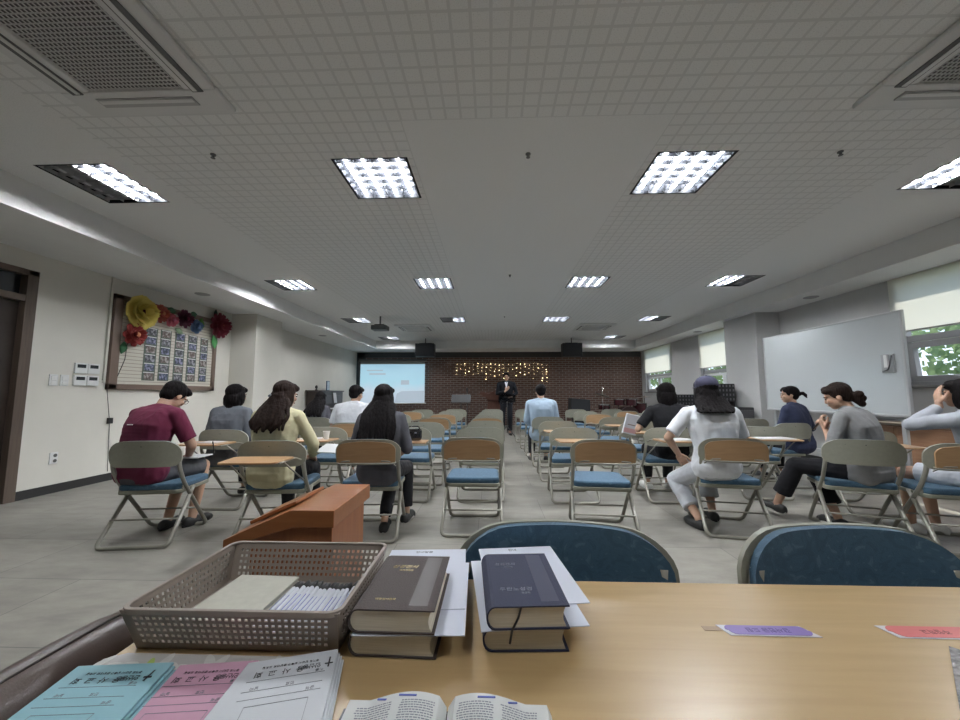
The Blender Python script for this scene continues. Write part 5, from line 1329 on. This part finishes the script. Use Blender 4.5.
def glasses(root, q):
    HP = q['HP']; g = MB()
    for s in (1, -1):
        g.tube([HP(s*.031+.021*math.cos(a), .100, .001+.016*math.sin(a)) for a in [2*PI*i/14 for i in range(14)]], .0016, closed=True, n=5)
        g.tube([HP(s*.052, .100, .004), HP(s*.074, .085, .004), HP(s*.080, -.005, .0)], .0016, n=5)
    g.tube([HP(-.010, .101, .003), HP(.010, .101, .003)], .0016, n=5)
    g.build('glasses', black_m, root, smooth=True)
def back_label(root, q):
    c = q['P2']+V((-.05, -.118, .03)); MB().box(c, (.045, .004, .007), rx=R(-15)).build('back_print', white_m, root)
def hairclip(root, q):
    HP = q['HP']; MB().cap(HP(-.055, -.118, -.03), .008, HP(-.020, -.128, -.022), .008, n=8).build('hair_clip', silver_m, root, smooth=True)
def cap_hat(root, q):
    mb = MB(); q['HE'](mb, (0, -.014, .060), (.094, .108, .082)); o = remesh(mb, 'cap', cloth('cap_navy', (.060, .060, .10)), root, .006, 2)
    br = MB(); vs = []
    q2 = q['HP']; n_ = 12
    top_ = [q2(.075*math.cos(a), .075+.075*math.sin(a), .040+.008*math.sin(a)-.006*abs(math.cos(a))) for a in [PI*i/n_ for i in range(n_+1)]]
    bot = [p-q['Hrot'] @ V((0, 0, .004)) for p in top_]; N = n_+1
    fs = [tuple(range(N)), tuple(range(2*N-1, N-1, -1))]+[(i, (i+1) % N, N+(i+1) % N, N+i) for i in range(N)]
    MB().add(top_+bot, fs).build('cap_brim', MATS['cap_navy'], o)
    MB().ell(q2(0, -.014, .143), (.007, .007, .004), n=8, m=6).build('cap_button', MATS['cap_navy'], o)
def suit_bits(root, q):
    HP = q['HP']; P3 = q['P3']; P2 = q['P2']; f = q['fwd']
    sm = MB(); a = P3+f*.062; b = P2+f*.108+V((0, 0, -.02))
    sm.add([a+V((-.045, 0, .02)), a+V((.045, 0, .02)), b+V((.004, .008, 0)), b+V((-.004, .008, 0)), a+V((-.045, .02, .02)), a+V((.045, .02, .02)), b+V((.004, .022, 0)), b+V((-.004, .022, 0))], [(0, 1, 2, 3), (4, 7, 6, 5), (0, 4, 5, 1), (1, 5, 6, 2), (2, 6, 7, 3), (3, 7, 4, 0)])
    sm.build('dress_shirt', mat('dress_shirt', (.6, .62, .68), .7), root)
    MB().prism([(-.010, .0), (.010, 0), (.018, -.19), (0, -.22), (-.018, -.19)], -.003, .003, TR(a+f*.024+V((0, 0, .012))) @ Matrix.Rotation(R(90-8), 4, 'X')).build('necktie', mat('necktie', (.02, .02, .025), .5), root)

maroon = cloth('tee_maroon', (.135, .022, .052)); greyshirt = cloth('shirt_grey', (.13, .14, .16)); cream = cloth('cardigan_cream', (.56, .52, .34))
darkgrey = cloth('shirt_dark_grey', (.085, .085, .10)); whitetee = cloth('tee_white', (.66, .68, .72)); bluesh = cloth('shirt_light_blue', (.33, .42, .52))
blackc = cloth('cloth_black', (.016, .016, .019)); navy = cloth('shirt_navy', (.040, .048, .092)); midgrey = cloth('tee_mid_grey', (.22, .22, .225)); palegrey = cloth('cardigan_pale_grey', (.38, .40, .44))
greypants = cloth('shorts_grey', (.09, .09, .10)); whitepants = cloth('trousers_white', (.50, .52, .56)); blackshoe = mat('shoe_black', (.02, .02, .02), .5); whiteshoe = mat('shoe_white', (.6, .6, .58), .6)
offwhite_sole = mat('sole_white', (.6, .6, .57), .6); suitm = cloth('suit_black', (.010, .011, .015))

def chairpos(c, i): x, y, rz, _ = chairs[c][i]; return (x, y), rz

p, rz = chairpos('A', 0)
person('person in a maroon t-shirt bent over and writing in the lap, far left front chair', (p[0]-.15, p[1]), rz-10, 'm', lean=3, hunch=19, head=(-14, 36, 0), turn=-10,
       hands={1: ((.13, .44, .60), (.8, -.3, -.4)), -1: ((-.02, .44, .58), (-.8, -.3, -.3))}, feet={1: (.17, .48), -1: (.02, .40)},
       top='tee', topm=maroon, bottom='shorts', botm=greypants, shoem=blackshoe, hair='short', voxel=.0075,
       extra=lambda r_, q: (glasses(r_, q), back_label(r_, q)), seed=1, width=1.15)
p, rz = chairpos('A', 1)
person('person with a short dark bob and a grey shirt, second row by the left wall', (p[0]-.07, p[1]), rz-4, 'f', lean=3, hunch=8, head=(-8, 5, 0), top='half', topm=greyshirt, bottom='pants', botm=blackc, hair='bob', seed=2, width=1.15, shoem=blackshoe)
p, rz = chairpos('B', 0)
person('person in a pale yellow cardigan with long dark clipped hair, front row left', (p[0]-.08, p[1]), rz-8, 'f', k=1.02, lean=2, hunch=10, head=(-22, 10, 0), turn=-6, top='long', topm=cream, bottom='pants', botm=blackc, hair='long', hairm=brownhair, hairlen=.15,
       hands={1: ((.17, .46, .60), (.8, -.4, -.4)), -1: ((0, .44, .60), (-.8, -.4, -.4))}, voxel=.0075, extra=hairclip, seed=3, width=1.2, shoem=blackshoe)
p, rz = chairpos('A', 3)
person('person in dark clothes with long black hair, fourth row near the piano', (p[0]-.08, p[1]), rz, 'f', k=.95, lean=8, hunch=12, head=(0, 14, 0), top='long', topm=darkgrey, bottom='pants', botm=blackc, hair='long', hairlen=.16, voxel=.011, seed=4)
p, rz = chairpos('B', 2)
person('person with short black hair and a white t-shirt in front of the screen', (p[0]-.04, p[1]), rz, 'm', k=.97, lean=5, hunch=12, head=(-18, 10, 0), top='tee', topm=whitetee, bottom='pants', botm=blackc, hair='short', voxel=.010, seed=5, width=1.1)
p, rz = chairpos('C', 0)
person('person with very long black hair and a dark grey shirt, front row', (p[0]+.05, p[1]), rz-3, 'f', lean=2, hunch=8, head=(-6, 4, 0), top='half', topm=darkgrey, bottom='pants', botm=blackc, hair='long', hairlen=.34, seed=6, k=.98, width=1.05, shoem=blackshoe, sole=offwhite_sole, voxel=.0075,
       feet={1: (.16, .48), -1: (.03, .24)})
p, rz = chairpos('E', 3)
person('person with short black hair and a light blue shirt right of the aisle', (p[0]-.08, p[1]), rz, 'm', lean=2, hunch=6, head=(2, 4, 0), top='long', topm=bluesh, bottom='pants', botm=blackc, hair='short', voxel=.010, seed=7, width=1.1)
p, rz = chairpos('F', 1)
person('person with a black bob and black top holding a paper bag, second row right', (p[0]+.09, p[1]), rz, 'f', lean=3, hunch=8, head=(4, 8, 0), top='tee', topm=blackc, bottom='pants', botm=blackc, hair='bob', seed=8, width=1.2,
       hands={-1: ((-.26, .42, .76), (-.6, -.5, -.6)), 1: ((.10, .40, .60), (.8, -.3, -.4))}, shoem=whiteshoe, sole=offwhite_sole, k=1.03)
p, rz = chairpos('F', 0)
person('person in a loose white t-shirt and navy cap with shoulder-length black hair', (p[0]-.07, p[1]), rz+8, 'f', k=1.06, lean=1, hunch=10, head=(0, 4, 3), turn=0, top='tee', topm=whitetee, bottom='wide', botm=whitepants, hair='long', hairlen=.02, voxel=.0075, extra=cap_hat, seed=9, width=1.2,
       hands={-1: ((-.22, .34, .60), (-.8, -.2, -.4)), 1: ((.12, .36, .60), (.8, -.2, -.4))}, shoem=blackshoe, feet={1: (.10, .44), -1: (-.14, .20)})
p, rz = chairpos('H', 2)
person('person in a navy shirt with a short ponytail in front of the whiteboard', (p[0]+.20, p[1]+.02), rz, 'f', lean=3, hunch=4, head=(62, 2, 0), turn=20, top='half', topm=navy, bottom='pants', botm=blackc, hair='ponytail', seed=10, width=1.15)
p, rz = chairpos('G', 0)
rp, info = person('person in a grey t-shirt with a dark bun looking down at a phone', (p[0]+.20, p[1]+.01), 14, 'f', k=1.02, lean=4, hunch=12, head=(38, 20, 0), turn=12, top='half', topm=midgrey, bottom='wide', botm=blackc, hair='bun', hairm=brownhair, voxel=.007, seed=11, width=1.2,
       hands={-1: ((-.10, .36, .80), (-.5, -.3, -.7)), 1: ((.02, .38, .83), (.8, -.3, -.5))}, handdir={-1: ((-.05, .35, .9), (.6, -.5, 0)), 1: ((-.6, .4, .5), (-.3, -.3, -.8))}, curl=(.9, 1.0),
       feet={-1: (-.30, .68, .13, 10), 1: (-.06, .36)}, knees=((-.3, .6, 1), (0, .8, .8)), shoem=blackshoe, sole=offwhite_sole)
p, rz = chairpos('H', 0)
person('person in a pale grey cardigan raising one hand, at the right edge', (p[0]+.30, p[1]-.02), 14, 'f', k=1.02, lean=4, hunch=6, head=(14, 0, 0), turn=8, top='long', topm=palegrey, bottom='skirt', botm=whitepants, hair='long', hairlen=.22, voxel=.007, seed=12, width=1.15,
       hands={-1: ((-.15, .30, 1.03), (-.9, .5, -.8)), 1: ((.14, .42, .60), (.8, -.3, -.4))}, handdir={-1: ((.15, .1, 1), (.6, -.4, .1)), 1: ((0, 1, -.1), (0, 0, -1))}, curl=(.35, .5),
       feet={-1: (-.13, .55), 1: (.05, .50)}, shoem=whiteshoe, sole=offwhite_sole)
person('person standing in a black suit and tie with a hand on the chest', (.40, 10.45), 180, 'm', k=1.02, stand=True, lean=0, hunch=4, head=(0, 10, 0), top='suit', topm=suitm, bottom='pants', botm=suitm, hair='short', voxel=.011, seed=13, width=1.15,
       hands={1: ((.04, .20, 1.20), (.8, -.3, -.6)), -1: ((-.14, .30, 1.05), (-.8, -.3, -.6))}, handdir={1: ((-.6, .1, .7), (0, -1, 0)), -1: ((.5, .8, 0), (0, 0, -1))}, feet={1: (.10, .0), -1: (-.10, .02)}, extra=suit_bits, curl=(.5, .3))
def held(name, label, cat, loc, rot, parts):
    t = thing(name, label, cat, loc); t.rotation_euler = [R(a) for a in rot]
    for pn, size, off, m_, bev in parts: MB().box(off, size).build(pn, m_, t, bevel=bev)
    return t
def wpos(root, v):
    return Matrix.Translation(root.location) @ root.rotation_euler.to_matrix().to_4x4() @ V(v)
# phone of the person with the bun, between the two hands
a_, b_ = info['arms'][-1][1], info['arms'][1][1]
pos = wpos(rp, (a_+b_)/2+V((-.03, .07, .055)))
held('smartphone', 'dark smartphone held up by the person with the bun', 'phone', pos, (35, 0, 40),
     [('case', (.075, .008, .155), (0, 0, 0), black_m, .003), ('screen', (.068, .001, .145), (0, -.0045, 0), mat('phone_glass', (.05, .05, .06), .1), 0)])
held('paper_bag', 'small white and pink paper bag held by the person in black', 'bag', (1.655, 4.52, .77), (8, 12, 10),
     [('bag_body', (.17, .03, .24), (0, 0, 0), mat('bag_paper', (.60, .62, .66), .6), .006), ('pink_panel', (.16, .032, .055), (0, 0, -.075), mat('bag_pink', (.62, .36, .36), .6), .002), ('brown_label', (.10, .032, .012), (0, 0, -.005), mat('bag_label', (.25, .2, .18), .6), .001)])
held('pen', 'thin dark pen in the writing hand of the maroon-shirted person', 'pen', (-2.50, 3.30, .66), (35, 20, 0), [('barrel', (.008, .008, .13), (0, 0, 0), black_m, .003), ('tip', (.004, .004, .012), (0, 0, -.07), steel_m, 0)])
held('notebook', 'small white notebook on the lap of the maroon-shirted person', 'notebook', (-2.60, 3.24, .585), (0, 0, 5), [('pages', (.15, .20, .010), (0, 0, 0), mat('sheet_white', (.6, .6, .62), .7), .002)])
held('open_booklet', 'pale open booklet held by the person in the yellow cardigan', 'booklet', (-1.40, 3.22, .66), (20, 0, -15), [('pages', (.20, .15, .010), (0, 0, 0), mat('sheet_white', (.6, .6, .62), .7), .002)])
t = thing('white_flowers', 'cluster of small white blossoms lying on the second-row chair tablet', 'flowers', (3.15, 4.30, .0))
t.location = (2.95, 4.90, TT)
for k in range(9):
    MB().ell((.045*(k % 5)-.09, .05*(k//5), .025), (.024, .022, .02), n=8, m=6).build('blossom', mat('sheet_white', (.6, .6, .62), .7), t, smooth=True)
